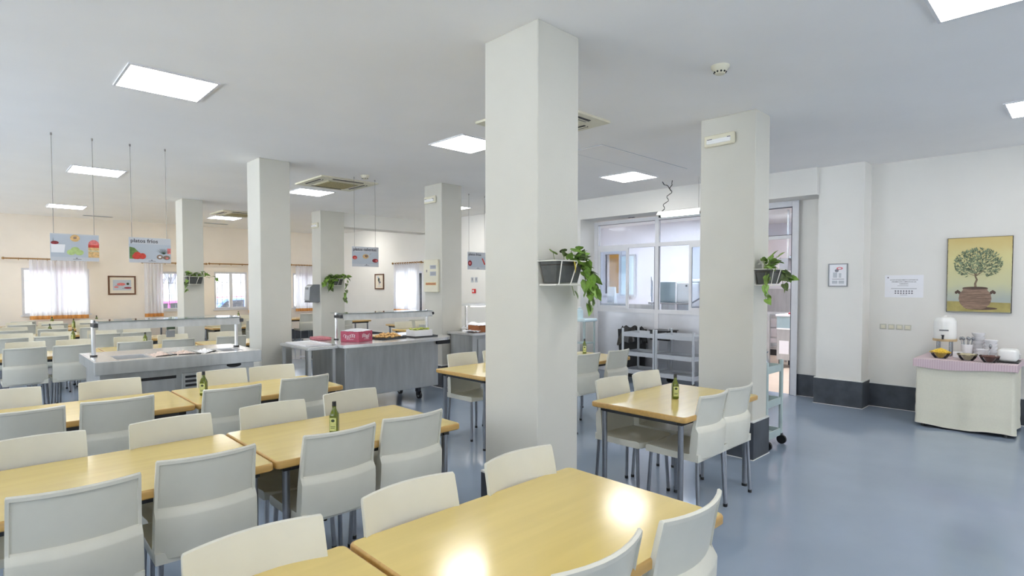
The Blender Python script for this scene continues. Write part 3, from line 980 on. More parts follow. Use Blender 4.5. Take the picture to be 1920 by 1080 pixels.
# tables behind the hot counter
for k, (x, y) in enumerate([(5.9, 14.85), (6.3, 13.0), (6.2, 9.2), (6.9, 10.6)]):
    table(x, y, ['far maple table with a lone chair below the towel dispenser', 'far maple table under the ceiling beam',
                 'maple table seen through the hot counter guard glass', 'maple table left of the side wall window curtain'][k])
for (x, y, s, lab) in [(6.56, 14.72, 'n', 'lone cream chair below the towel dispenser'), (6.5, 9.1, 'n', 'cream chair back seen through the hot counter guard, left'),
                       (7.0, 9.1, 'n', 'cream chair back seen through the hot counter guard, right'), (6.5, 10.08, 'f', 'cream chair facing camera behind the hot counter food'),
                       (7.0, 10.08, 'f', 'cream chair facing camera behind the white food tub'), (7.2, 10.5, 'n', 'cream chair back before the side wall curtain, left'),
                       (7.7, 10.5, 'n', 'cream chair back before the side wall curtain, right'), (6.7, 12.9, 'n', 'cream chair back under the ceiling beam')]:
    chair(x, y, s, lab)
# ------------------------------------------------------------------ steel serving counters
def wb(mb, name, mats, root, parent=None, smooth=35):
    mb.v = [v - Vector(root.location) for v in mb.v]
    return mb.build(name, mats, parent or root, smooth)

def castor(root, x, y, top, parent_name='castor'):
    f = MB().box(x - .03, y - .03, .10, x + .03, y + .03, top, .004)
    f.box(x - .022, y - .05, .05, x - .016, y + .02, .11); f.box(x + .016, y - .05, .05, x + .022, y + .02, .11)
    c = wb(f, 'castor', 'dsteel', root)
    wb(MB().cyl((x - .016, y - .03, .05), (x + .016, y - .03, .05), .05, n=18), 'wheel', 'black', root, c)
    wb(MB().cyl((x - .018, y - .03, .05), (x + .018, y - .03, .05), .025, n=14), 'hub', 'greyp', root, c)

def guard(root, xa, xb, yp, yf, zt):
    for x in (xa, xb):
        p = wb(MB().cyl((x, yp, .90), (x, yp, zt + .01), .019, n=12), 'guard_post', 'steel_b', root)
        wb(MB().cyl((x, yp, .90), (x, yp, .915), .032, n=14), 'post_base', 'black', root, p)
        wb(MB().box(x - .022, yf + .02, zt - .06, x + .03, yp + .02, zt - .02, .006), 'clamp', 'dsteel', root, p)
    f = MB(); f.prism([(yf, zt - .085), (yf + .012, zt - .085), (yf + .03, zt - .012), (yf + .018, zt - .006)], xa + .02, xb - .02, 'x')
    f.box(xa + .02, yf + .02, zt - .02, xb - .02, yp + .10, zt - .008)
    wb(f, 'lamp_fascia', 'steel', root, None, 0)
    wb(MB().box(xa + .01, yf + .0, zt - .004, xb - .01, yp + .20, zt + .004, .001), 'shelf_glass', 'guard', root, None, 0)
    wb(MB().cyl((xa + .12, yf + .10, zt - .045), (xb - .12, yf + .10, zt - .045), .014), 'lamp_tube', 'barglow', root)

# salad bar
sb = thing('salad_bar', 'long low steel salad bar with guard glass behind the third table row', 'serving counter', (1.58, 6.99, 0))
x0, x1, y0, y1 = .82, 2.34, 6.48, 7.50
t_ = MB()
ap = MB()
ap.box(x0, y0, .775, x1, y0 + .02, .90, .004); ap.box(x0, y1 - .02, .80, x1, y1, .90); ap.box(x0, y0 + .02, .80, x0 + .02, y1 - .02, .90); ap.box(x1 - .02, y0 + .02, .80, x1, y1 - .02, .90)
wb(ap, 'apron', 'steel', sb, None, 0)
wx0, wx1, wy0, wy1 = 1.0, 2.2, 6.60, 7.0
t_.box(x0 + .02, y0 + .02, .875, x1 - .02, wy0, .901); t_.box(x0 + .02, wy1, .875, x1 - .02, y1 - .02, .90)
t_.box(x0 + .02, wy0, .875, wx0, wy1, .90); t_.box(wx1, wy0, .875, x1 - .02, wy1, .90)
wb(t_, 'worktop', 'steel_b', sb, None, 0)  # lighter steel than the apron puts the top's reflected light into the colour
wl = MB(); wl.box(wx0, wy0, .74, wx1, wy1, .75); wl.box(wx0, wy0 - .005, .75, wx1, wy0, .875); wl.box(wx0, wy1, .75, wx1, wy1 + .005, .875); wl.box(wx0 - .005, wy0, .75, wx0, wy1, .875); wl.box(wx1, wy0, .75, wx1 + .005, wy1, .875)
wb(wl, 'cold_well', 'steel_b', sb, None, 0)
wb(MB().box(.87, 6.56, .11, 2.28, 7.44, .735).box(.87, 6.56, .735, .99, 7.44, .80).box(2.21, 6.56, .735, 2.28, 7.44, .80).box(.99, 7.02, .735, 2.21, 7.44, .80).box(.99, 6.56, .735, 2.21, 6.59, .80), 'cabinet', 'steel', sb, None, 0)
dr = wb(MB().box(.91, 6.545, .16, 1.50, 6.56, .672, .004), 'door', 'steel', sb, None, 0)
wb(MB().box(.90, 6.552, .672, 1.51, 6.562, .70), 'handle_gap', 'black', sb, dr, 0)
lp = wb(MB().box(1.56, 6.548, .16, 2.24, 6.56, .715, .003), 'louvre_panel', 'steel', sb, None, 0)
lv = MB()
for i in range(8): lv.box(1.59, 6.543, .66 - i * .045, 1.80, 6.55, .685 - i * .045, .002)
wb(lv, 'louvre_slots', 'black', sb, lp, 0)
wb(MB().lathe([(0, -.003), (.075, -.003), (.075, .003), (0, .003)], mx=Matrix.Translation((2.07, 6.553, .755)) @ Matrix.Rotation(math.pi / 2, 4, 'X') @ Matrix.Diagonal((1, .36, 1, 1)), n=28), 'badge', 'black', sb)
for x in (.95, 2.2):
    for y in (6.66, 7.36): castor(sb, x, y, .12)
guard(sb, .89, 2.26, 7.06, 6.87, 1.262)
wb(MB().box(1.50, 6.868, 1.155, 1.58, 6.874, 1.18), 'price_plate', 'dgreen', sb, None, 0)
wb(MB().box(1.50, 6.88, 1.07, 1.58, 6.90, 1.14, .003), 'temperature_display', 'greym', sb, None, 0)

def pan(loc, label, sx, sy, content=None, group='food pans in the salad bar', depth=.10):
    t = thing('food_pan', label, 'food pan', loc, 0, group)
    p = MB()
    p.box(-sx, -sy, 0, sx, sy, .006); p.box(-sx, -sy, .006, -sx + .006, sy, depth); p.box(sx - .006, -sy, .006, sx, sy, depth); p.box(-sx + .006, -sy, .006, sx - .006, -sy + .006, depth); p.box(-sx + .006, sy - .006, .006, sx - .006, sy, depth)
    p.box(-sx - .012, -sy - .012, depth, sx + .012, -sy + .004, depth + .006); p.box(-sx - .012, sy - .004, depth, sx + .012, sy + .012, depth + .006)
    p.box(-sx - .012, -sy + .004, depth, -sx + .004, sy - .004, depth + .006); p.box(sx - .004, -sy + .004, depth, sx + .012, sy - .004, depth + .006)
    p.build('tray', 'steel_b', t, 0)
    if content:
        h = MB().grid(14, 10, lambda u, v: ((2 * u - 1) * (sx - .007), (2 * v - 1) * (sy - .007), depth * .85 + .05 * math.sin(math.pi * u) * math.sin(math.pi * v) + rnd.uniform(-.012, .012)))
        h.build('food', content, t, 20)
    return t
pz = .792
pan((1.16, 6.80, pz), 'wide shallow empty pan at left of salad bar', .145, .185, None)
pan((1.42, 6.80, pz), 'pan of pinkish salad left of middle in salad bar', .09, .185, 'ham')
pan((1.64, 6.80, pz), 'pan of pale salad in the middle of the salad bar', .10, .185, 'ham')
pan((1.86, 6.80, pz), 'pan of white salad right of middle in salad bar', .09, .185, 'ceram')
pan((2.08, 6.80, pz), 'narrow empty steel pan at right end of the salad bar', .09, .185, None)
for (x, y, a, lab) in [(1.45, 6.64, .3, 'black serving spoon on the pink salad pan'), (1.66, 6.62, -.2, 'black serving spoon on the middle salad pan'), (1.87, 6.66, .9, 'black ladle on the white salad pan')]:
    t = thing('serving_spoon', lab, 'spoon', (x, y, .892), a, 'serving spoons on the salad bar')
    MB().tube([(-.11, 0, .008), (0, 0, .012), (.05, 0, .008)], .006).build('handle', 'black', t)
    MB().ball((.075, 0, .010), .028, (1.1, .8, .3)).build('scoop', 'black', t)

# hot counter
hc = thing('hot_counter', 'wheeled steel hot food counter with guard glass and rounded right end', 'serving counter', (4.1, 6.85, 0))
fp = [(3.24 + 1.5 * i / 10, 6.305 - .055 * math.sin(math.pi * i / 10)) for i in range(11)]
ar = [(4.74 + .25 * math.sin(R(a)), 6.555 - .25 * math.cos(R(a))) for a in (15, 30, 45, 60, 75, 90)]
poly = fp + ar + [(4.99, 7.45), (3.24, 7.45)]
c_ = wb(MB().prism(poly, .862, .90, 'z'), 'worktop', 'steel_b', hc, None, 30)
wb(MB().box(3.32, 6.425, .22, 4.74, 7.35, .862, .006), 'cabinet', 'steel', hc, None, 0)
wb(MB().box(3.36, 6.41, .775, 4.42, 6.425, .862), 'front_apron', 'steel', hc, None, 0)
wb(MB().box(4.70, 6.38, .80, 4.93, 6.46, .862, .01), 'bump_bracket', 'black', hc)
for x in (3.42, 4.62):
    for y in (6.75, 7.25): castor(hc, x, y, .23)
guard(hc, 3.51, 4.98, 7.03, 6.86, 1.252)

ca = thing('carton', 'raspberry red carton with white script on the hot counter', 'box', (3.62, 6.68, .901), R(26))
MB().box(-.15, -.14, 0, .15, .14, .135, .004).build('carton_body', 'carton', ca, 0)
MB().grid(12, 12, lambda u, v: ((2 * u - 1) * .15, (2 * v - 1) * .14, .136 + .03 * math.sin(math.pi * u) ** .6 * math.sin(math.pi * v) ** .6 + rnd.uniform(-.003, .003))).build('paper_liner', 'paper', ca, 30)
sc = MB()
def scribble(fn, n=44):
    pts = []
    for i in range(n):
        t = i / (n - 1)
        pts.append(fn(-.085 + .17 * t + .012 * math.sin(t * 40), .07 + .022 * math.cos(t * 40) + .012 * math.sin(t * 7)))
    sc.tube(pts, .0022, 5)
scribble(lambda a, z: (a, -.1415, z)); scribble(lambda a, z: (-.1515, a, z))
sc.tube([(-.04, -.1415, .035), (.07, -.1415, .03)], .002, 5); sc.tube([(-.1515, -.06, .034), (-.1515, .05, .034)], .002, 5)
sc.build('white_script', 'paper', ca)
def tray(loc, rz, label, sx, sy, mats, group=None):
    t = thing('serving_tray', label, 'tray', loc, rz, group)
    p = MB().box(-sx, -sy, 0, sx, sy, .006, .002)
    for a in ((-sx, -sy, sx, -sy + .012), (-sx, sy - .012, sx, sy), (-sx, -sy + .012, -sx + .012, sy - .012), (sx - .012, -sy + .012, sx, sy - .012)):
        p.box(a[0], a[1], .006, a[2], a[3], .018)
    p.build('tray_base', mats, t, 0)
    return t
tray((4.11, 6.72, .901), .1, 'dark tray of fried food on the hot counter', .21, .15, 'dsteel', 'trays on the hot counter')
hp = MB()
for i in range(70):
    r_, a = .15 * math.sqrt(rnd.random()), rnd.random() * 6.28
    h = .075 * (1 - r_ / .16)
    hp.ball((r_ * math.cos(a) * 1.15, r_ * math.sin(a) * .85, .012 + rnd.random() * h + .01), rnd.uniform(.016, .026), (1.2, .9, .7), 6)
o = hp.build('fried_food', 'food', None, 40, (4.11, 6.72, .908)); tag(o, 'heap of golden fried food on the dark tray', 'food', kind='stuff')
hp = MB()
for i in range(26):
    r_, a = .09 * math.sqrt(rnd.random()), rnd.random() * 6.28
    hp.ball((r_ * math.cos(a), r_ * math.sin(a), .014 + rnd.random() * .02), rnd.uniform(.014, .022), (1.2, .9, .7), 6)
o = hp.build('pale_croquettes', 'oats', None, 40, (3.98, 7.02, .902)); tag(o, 'pale croquettes behind the fried food heap', 'food', kind='stuff')
tray((4.60, 6.66, .901), 0, 'dark tray under the white food tub', .20, .15, 'dsteel', 'trays on the hot counter')
tb = thing('food_tub', 'white rectangular tub with green salad on the hot counter', 'tub', (4.60, 6.68, .908))
p = MB(); p.box(-.15, -.11, 0, .15, .11, .008)
for a in ((-.15, -.11, .15, -.10), (-.15, .10, .15, .11), (-.15, -.10, -.14, .10), (.14, -.10, .15, .10)): p.box(a[0], a[1], .008, a[2], a[3], .09)
p.build('tub', 'ceram', tb, 0)
sd = MB()
for i in range(40): sd.ball((rnd.uniform(-.12, .12), rnd.uniform(-.08, .08), .07 + rnd.random() * .04), rnd.uniform(.015, .024), (1.2, 1, .6), 6)
sd.build('salad', 'salad', tb, 40)
# side table with white tray
sd = thing('side_table', 'narrow steel side table left of the hot counter', 'table', (3.06, 6.87, 0))
wb(MB().box(2.86, 6.45, .85, 3.24, 7.28, .885, .004), 'tabletop', 'steel_b', sd, None, 0)
for x in (2.89, 3.20):
    for y in (6.49, 7.24):
        wb(MB().box(x - .018, y - .018, 0, x + .018, y + .018, .85), 'leg', 'steel', sd, None, 0)
wb(MB().box(2.90, 6.52, .30, 3.19, 7.22, .32), 'lower_shelf', 'steel', sd, None, 0)
tray((3.05, 6.86, .886), 0, 'white tray lying on the narrow steel side table', .165, .30, 'ceram')
pl = thing('paper_bundle', 'pink paper bundle on the left end of the hot counter', 'paper', (3.37, 7.2, .901))
MB().box(-.09, -.14, 0, .09, .14, .035, .006).build('bundle', 'pinkr', pl)

# third counter behind the big column
tc = thing('bread_counter', 'steel counter with bread crate glimpsed left of the big column', 'serving counter', (6.3, 6.88, 0))
wb(MB().box(5.45, 6.53, .86, 7.2, 7.15, .90, .004), 'worktop', 'steel_b', tc, None, 0)
wb(MB().box(5.50, 6.58, .10, 7.15, 7.12, .86), 'cabinet', 'steel', tc, None, 0)
wb(MB().box(5.60, 6.566, .2, 6.3, 6.58, .80, .004), 'door', 'steel', tc, None, 0)
for x in (5.6, 7.05):
    for y in (6.7, 7.05): castor(tc, x, y, .11)
gq = MB()
for x in (5.75, 7.1): gq.box(x - .015, 7.02, .90, x + .015, 7.05, 1.30)
wb(gq, 'guard_post', 'steel_b', tc, None, 0)
wb(MB().box(5.72, 6.80, 1.30, 7.13, 7.12, 1.34, .004), 'lamp_shelf', 'wplastic', tc, None, 0)
wb(MB().box(5.75, 6.83, 1.288, 7.1, 6.92, 1.30), 'lamp_tube', 'barglow', tc, None, 0)
cr = thing('crate', 'brown cardboard crate on the counter left of big column', 'crate', (5.86, 6.75, .901))
MB().box(-.2, -.13, 0, .2, .13, .10, .004).build('crate_body', 'crate', cr, 0)
MB().grid(10, 8, lambda u, v: ((2 * u - 1) * .22, (2 * v - 1) * .15, .105 + .03 * math.sin(math.pi * u) * math.sin(math.pi * v) + rnd.uniform(-.004, .004))).build('paper_cover', 'paper', cr, 30)
tw = MB().grid(14, 12, lambda u, v: ((2 * u - 1) * .14, (2 * v - 1) * .16, .01 + .11 * (math.sin(math.pi * u) * math.sin(math.pi * v)) ** .7 + rnd.uniform(-.004, .004)))
o = tw.build('bread_cloth', 'paper', None, 40, (5.86, 7.00, .92)); tag(o, 'white cloth covering bread behind the brown crate', 'cloth')
MBw = MB().grid(8, 12, lambda u, v: (5.52 + .13 * u, 6.55 + .28 * v, .905 + .012 * math.sin(u * 9 + v * 5) + .015))
o = MBw.build('tea_towel', 'paper', None, 40); tag(o, 'crumpled white towel at the left end of the bread counter', 'towel')

# ------------------------------------------------------------------ hanging signs
def ell(mb, h, z, rx, rz_, mi, y=-.006, a0=0, a1=360, n=20, th=.002):
    pts = [(h + rx * math.cos(R(a0 + (a1 - a0) * i / (n if a1 - a0 < 360 else n))), z + rz_ * math.sin(R(a0 + (a1 - a0) * i / n))) for i in range(n + (1 if a1 - a0 < 360 else 0))]
    mb.prism(pts, y - th, y, 'y', mi)
def sign(x0, x1, z0, z1, label, text, art, wires):
    t = thing('hanging_sign', label, 'hanging sign', ((x0 + x1) / 2, 7.7, z0), 0, 'food signs hanging over the counters')
    w_, h_ = (x1 - x0) / 2, z1 - z0
    MB().box(-w_, -.005, 0, w_, .005, h_).build('panel', 'signp', t, 0)
    zt = h_ * .74 if text else h_ * .96
    MB().box(-w_, -.0066, zt, w_, -.005, h_).build('title_strip', 'signs', t, 0)
    MB().box(-w_, -.0066, 0, w_, -.005, h_ * .14).build('bottom_strip', 'signs', t, 0)
    p = MB(); art(p, w_, h_); o = p.build('food_picture', ['red', 'green', 'dgreen', 'tan', 'lgreen', 'pinkc', 'dred', 'ceram', 'oats', 'clay'], t, 0)
    if text:
        tm = MB(); text_mb(tm, text, h_ * .21, face_mx((-w_ * .93, -.0075, h_ * .80), '-y'))
        tm.build('lettering', 'ink', t, 0)
    s = MB(); s.box(-w_ * .1, -.0075, h_ * .055, w_ * .25, -.0066, h_ * .075); s.box(w_ * .02, -.0075, h_ * .085, w_ * .10, -.0066, h_ * .12)
    s.build('small_print', 'inkg', t, 0)
    for h in wires:
        q = MB().cyl((h - (x0 + x1) / 2, 0, h_ - .01), (h - (x0 + x1) / 2, 0, CEIL - z0), .0028, n=6)
        wv = q.build('suspension_wire', 'wire', t)
        MB().cyl((h - (x0 + x1) / 2, 0, CEIL - z0 - .025), (h - (x0 + x1) / 2, 0, CEIL - z0), .009, n=8).build('ceiling_hook', 'wire', wv)
    return t
def art1(p, w, h):
    ell(p, .0, h * .85, .042, .038, 3, n=22); ell(p, .0, h * .86, .015, .011, 9, -.008)
    for (a, b) in ((-.035, .32), (.035, .32), (0, .42)): ell(p, a, h * b, .038, .03, 4, -.006 - .0005 * (b > .4))
    ell(p, w * .78, h * .62, .05, .055, 5, a0=0, a1=180); p.box(w * .78 - .05, -.008, h * .14, w * .78 + .047, -.006, h * .62, 0, 3); p.box(w * .78 - .05, -.0086, h * .36, w * .78 + .047, -.008, h * .42, 0, 8)
    p.box(w * .78 - .05, -.0086, h * .52, w * .78 + .047, -.008, h * .62, 0, 0)
    ell(p, -w * .82, h * .66, .034, .018, 6); p.prism([(-w * .97, h * .3), (-w * .45, h * .3), (-w * .40, h * .6), (-w * .97, h * .6)], -.007, -.006, 'y', 7)
    p.prism([(-w * .9, h * .66), (-w * .87, h * .66), (-w * .885, h * .86)], -.008, -.006, 'y', 2)
def art2(p, w, h):
    p.prism([(-w * .98, h * .15), (-w * .4, h * .15), (-w * .55, h * .42), (-w * .75, h * .58), (-w * .98, h * .62)], -.007, -.006, 'y', 1)
    ell(p, -w * .62, h * .28, .040, .042, 0, -.0075); ell(p, -w * .38, h * .26, .034, .034, 0, -.008); ell(p, -w * .72, h * .24, .03, .03, 0, -.0085)
    for k in range(9):
        a = R(20 + 16 * k); p.prism([(w * .62, h * .36), (w * .62 + .008, h * .36), (w * .62 + .085 * math.cos(a), h * .38 + .06 * math.sin(a))], -.0078 - .0002 * k, -.006, 'y', 2)
    p.box(w * .82, -.007, h * .38, w * .99, -.006, h * .60, 0, 5)
    ell(p, w * .45, h * .24, .032, .027, 9); ell(p, w * .45, h * .24, .014, .011, 7, -.008); ell(p, w * .78, h * .22, .036, .026, 9, -.0072); ell(p, w * .8, h * .2, .014, .01, 5, -.009)
def art3(p, w, h):
    ell(p, -w * .82, h * .45, .038, .028, 0); ell(p, -w * .8, h * .42, .02, .012, 5, -.008)
    ell(p, .0, h * .52, .05, .034, 3); ell(p, .01, h * .54, .026, .018, 9, -.008)
    ell(p, w * .74, h * .32, .05, .030, 6); ell(p, w * .84, h * .31, .022, .014, 5, -.008); p.tube([(w * .3, -.008, h * .62), (w * .42, -.008, h * .68)], .002, 5, 9)
def art4(p, w, h):
    ell(p, -w * .78, h * .36, .045, .05, 6); ell(p, -w * .8, h * .36, .022, .022, 5, -.008)
    for k in range(5): ell(p, w * .55 + .012 * k, h * .62 - .022 * k, .016, .014, 0, -.006 - .0004 * k)
sign(.62, 1.04, 1.89, 2.18, 'hanging sign picturing pastry, apples and cake, leftmost of the signs', None, art1, (.65, 1.0))
sign(1.32, 1.74, 1.89, 2.18, 'hanging sign reading platos fríos over the salad bar', 'platos fríos', art2, (1.35, 1.7))
sign(4.11, 4.55, 1.91, 2.21, 'hanging sign reading platos calientes over the hot counter', 'platos calientes', art3, (4.15, 4.5))
sign(6.33, 6.77, 1.91, 2.22, 'hanging sign cut off by the big column', 'platos fríos', art4, (6.36, 6.73))

# ------------------------------------------------------------------ wall fittings
t = thing('notice_board', 'slim white notice board with printed strips on the column by hot counter', 'notice board', (5.348, 7.42, 1.52))
MB().box(-.02, -.19, 0, .02, .19, .52, .004).build('board', 'bplastic', t, 0)
s = MB()
for (a, b_, z, hh) in ((-.15, .10, .37, .06), (-.15, .10, .26, .07)):
    s.box(-.023, a, z, -.02, a + .16, z + hh)
    for k in range(3): s.box(-.0245, a + .01, z + hh * .2 + k * hh * .26, -.023, a + .14, z + hh * .2 + k * hh * .26 + .008, 0, 1)
s.box(-.023, -.15, .11, -.02, .13, .155, 0, 2); s.box(-.0245, -.14, .125, -.023, .12, .137, 0, 3); s.box(-.023, .09, .32, -.02, .11, .36, 0, 1)
s.build('printed_strips', ['greyp', 'inkg', 'tan', 'dred'], t, 0)

t = thing('towel_dispenser', 'grey paper towel dispenser on the broad far column', 'dispenser', (5.43, 11.74, 1.27))
MB().prism([(0, 0), (-.21, 0), (-.235, .05), (-.215, .32), (-.15, .38), (0, .38)], -.13, .13, 'y').build('case', 'greym', t, 20)
MB().prism([(-.212, .01), (-.24, .05), (-.22, .315), (-.19, .35), (-.186, .34), (-.214, .31), (-.234, .05)], -.12, .12, 'y').build('front_cover', 'greyp', t, 20)
MB().box(-.235, -.12, -.006, -.02, .12, .012).build('dark_base', 'dsteel', t, 0)
MB().box(-.24, -.06, .27, -.225, .06, .32, .003).build('viewing_window', 'greym', t, 0)

t = thing('fire_alarm', 'small red square fire alarm button on the far side wall', 'fire alarm', (8.35, 9.91, 1.45))
MB().box(-.04, -.05, 0, 0, .05, .10, .004).build('housing', 'fire', t, 0)
MB().box(-.043, -.027, .03, -.04, .027, .075).build('glass_plate', 'paper', t, 0)

for i, y in enumerate((9.98, 9.84)):
    t = thing('wall_plaque', ['small grey plaque beside the hanging sign, left of two', 'small grey plaque beside the hanging sign, right of two'][i], 'plaque', (8.35, y, 1.70), 0, 'grey plaques on the side wall')
    MB().box(-.02, -.04, 0, 0, .04, .12, .003).build('plate', 'greyp', t, 0)
    MB().box(-.022, -.025, .04, -.02, .0, .10).build('symbol', 'inkg', t, 0)

def picture(loc, axis, w_, h_, label, art):
    """hangs flat on wall; axis 'y' looks to -y, 'x' looks to -x"""
    t = thing('framed_picture', label, 'picture', loc, 0 if axis == 'y' else -math.pi / 2, 'small framed pictures')
    f = MB(); b_ = .035
    f.box(-w_, -.03, 0, w_, 0, b_, .004); f.box(-w_, -.03, h_ - b_, w_, 0, h_, .004); f.box(-w_, -.03, b_, -w_ + b_, 0, h_ - b_, .004); f.box(w_ - b_, -.03, b_, w_, 0, h_ - b_, .004)
    f.build('frame', 'brown', t, 0)
    MB().box(-w_ + b_, -.016, b_, w_ - b_, -.004, h_ - b_).build('mat_board', 'matboard', t, 0)
    p = MB(); art(p); p.build('print', ['signp', 'pinkc', 'dgreen', 'dred', 'inkg'], t, 0)
def pa(p):
    p.box(-.19, -.018, .11, .19, -.016, .37, 0, 0)
    ell(p, -.02, .26, .09, .035, 1, -.018); ell(p, -.12, .19, .05, .02, 1, -.018); ell(p, .12, .27, .03, .03, 2, -.018); ell(p, .12, .17, .08, .022, 3, -.0185); p.box(-.14, -.019, .225, .03, -.018, .235, 0, 4)
    p.box(0, -.019, .155, .12, -.018, .163, 0, 4)
picture((2.735, YB, 1.40), 'y', .29, .47, 'landscape picture in a brown frame on the far wall', pa)
def pb(p):
    ell(p, -.02, .27, .05, .06, 2, -.018); ell(p, .03, .20, .06, .03, 4, -.0185); ell(p, -.06, .34, .05, .03, 0, -.018); p.box(-.1, -.018, .08, .1, -.016, .10, 0, 0); p.tube([(-.01, -.019, .12), (-.02, -.019, .22), (.02, -.019, .30)], .006, 5, 4)
picture((8.35, 14.06, 1.52), 'x', .24, .44, 'upright picture in a dark frame left of the side wall curtain', pb)

t = thing('framed_notice', 'small grey framed notice with a pink emblem on the white pilaster', 'notice', (8.43, 2.415, 1.61), -math.pi / 2)
f = MB(); w_, h_, b_ = .118, .31, .012
f.box(-w_, -.016, 0, w_, 0, b_); f.box(-w_, -.016, h_ - b_, w_, 0, h_); f.box(-w_, -.016, b_, -w_ + b_, 0, h_ - b_); f.box(w_ - b_, -.016, b_, w_, 0, h_ - b_)
f.build('frame', 'greym', t, 0)
MB().box(-w_ + b_, -.008, b_, w_ - b_, -.001, h_ - b_).build('sheet', 'paper', t, 0)
p = MB()
ell(p, .02, .245, .038, .018, 0, -.009); ell(p, .02, .245, .022, .009, 3, -.0105); ell(p, -.015, .215, .024, .02, 1, -.009); p.box(-.07, -.010, .098, .075, -.008, .104, 0, 1)
p.box(-.06, -.0095, .12, -.01, -.008, .19, 0, 2); p.box(.01, -.0095, .12, .04, -.008, .18, 0, 2); p.box(-.07, -.0095, .04, -.005, -.008, .08, 0, 2); p.box(.01, -.0095, .04, .075, -.008, .08, 0, 2)
p.build('print', ['carr', 'inkg', 'greyp', 'paper'], t, 0)

t = thing('paper_notice', 'white allergen information sheet taped on the buffet wall', 'notice', (8.75, 1.735, 1.47), -math.pi / 2)
MB().box(-.21, -.002, 0, .21, 0, .29).build('sheet', 'paper', t, 0)
tm = MB()
for (s_, z, sz) in (('EN ESTE ESTABLECIMIENTO DISPONEN DE', .222, .0158), ('INFORMACIÓN COMPLETA DE LOS', .196, .0168), ('ALÉRGENOS', .170, .0172)):
    text_mb(tm, s_, sz, face_mx((0, -.0025, z), '-y'), 0, 'CENTER', .0003)
tm.box(-.182, -.003, .252, -.168, -.002, .264)
tm.build('lettering', 'ink', t, 0)
g = MB()
for j in range(2):
    for i in range(7): ell(g, -.09 + .03 * i, .082 - .028 * j, .010, .010, 0, -.002, n=12, th=.0008)
g.box(-.14, -.003, .112, .14, -.002, .117); g.box(-.04, -.003, .03, .04, -.002, .034); g.box(-.07, -.003, .150, .05, -.002, .1535)
g.build('allergen_symbols', 'inkg', t, 0)

for i, (y, lab) in enumerate([(1.955, 'leftmost of four switch plates below the paper sheet'), (1.862, 'second switch plate from left below the paper sheet'),
                              (1.772, 'third switch plate from left below the paper sheet'), (1.682, 'rightmost of four switch plates, nearest the drink urn')]):
    t = thing('wall_switch', lab, 'switch', (8.75, y, 1.045 + .0), 0, 'switch plates on the buffet wall')
    MB().box(-.010, -.038, 0, 0, .038, .07, .003).build('plate', 'switchp', t, 0)
    MB().box(-.014, -.024, .014, -.010, .024, .056, .002).build('rocker', 'bplastic', t, 0)

# big picture of a potted olive tree
t = thing('olive_tree_picture', 'large canvas picture of a potted olive tree above the buffet', 'picture', (8.745, .98, 1.305), -math.pi / 2)
MB().box(-.30, -.03, 0, .30, 0, .895).build('canvas', 'canvas', t, 0)
e_ = MB()
e_.box(-.304, -.032, 0, -.30, 0, .895); e_.box(.30, -.032, 0, .304, 0, .895); e_.box(-.304, -.032, .895, .304, 0, .899); e_.box(-.304, -.032, -.004, .304, 0, 0)
for k in range(60):
    for sx in (-1, 1): e_.box(sx * .299 - .003, -.0312, k * .0149, sx * .299 + .003, -.03, k * .0149 + .008 * rnd.random())
e_.build('dark_edge', 'rim', t, 0)
MB().prism([(-.296, .004), (.296, .004), (.296, .115), (-.296, .128)], -.0306, -.03, 'y').build('painted_ground', 'ground', t, 0)
pc = [(-.10, .05), (-.06, .035), (.06, .035), (.10, .05), (.14, .10), (.155, .16), (.145, .22), (.115, .265), (.12, .29), (-.12, .29), (-.115, .265), (-.145, .22), (-.155, .16), (-.14, .10)]
p = MB(); p.prism([(x - .03, z) for x, z in pc], -.0318, -.0306, 'y', 0)
for zz in (.12, .165, .21): p.box(-.03 - .15, -.0322, zz, -.03 + .15, -.0318, zz + .004, 0, 1)
ell(p, -.03, .288, .12, .017, 1, -.0318, th=.0006); ell(p, -.03, .286, .10, .011, 1, -.0322, th=.0006)
for sx in (-1, 1):
    for k in range(3): ell(p, -.03 + sx * (.15 + .014 * k), .235 + .012 * (k == 1), .014, .018, 1, -.0318 - .0002 * k, th=.0006)
ell(p, .03, .045, .15, .018, 1, -.0307, th=.0004)
p.build('painted_pot', ['clay', 'clayd'], t, 0)
p = MB(); br = [(-.025, .285), (-.03, .34), (-.015, .39), (-.03, .43), (.02, .47), (.05, .50)]
for i in range(len(br) - 1):
    (a, b_), (c, d_) = br[i], br[i + 1]; ww = .013 - .0018 * i
    p.prism([(a - ww, b_), (a + ww, b_), (c + ww * .85, d_), (c - ww * .85, d_)], -.0316, -.0308, 'y')
for (a, b_) in ((-.17, .50), (-.12, .62), (.02, .66), (.13, .60), (.19, .50), (-.06, .58), (.08, .56)):
    p.prism([(-.03, .43), (-.02, .435), (a + .004, b_), (a, b_)], -.0315, -.0308, 'y')
p.build('painted_trunk', 'trunkp', t, 0)
lf = MB()
for i in range(600):
    a = rnd.random() * 6.283; r_ = math.sqrt(rnd.random())
    h, z = .225 * r_ * math.cos(a) - .01, .585 + .185 * r_ * math.sin(a)
    if z < .47 and abs(h + .02) < .09: continue
    an = math.atan2(z - .45, h + .02) + rnd.uniform(-.9, .9); L_, w_ = rnd.uniform(.026, .042), rnd.uniform(.0050, .0078)
    cx, cz, sx, sz = math.cos(an), math.sin(an), -math.sin(an), math.cos(an)
    pts = [(h - cx * L_ / 2, z - cz * L_ / 2), (h + sx * w_, z + sz * w_), (h + cx * L_ / 2, z + cz * L_ / 2), (h - sx * w_, z - sz * w_)]
    y = -.0318 - .000006 * i
    lf.add([(q[0], y, q[1]) for q in pts], [(0, 1, 2, 3)], 1 if rnd.random() < .4 else 0)
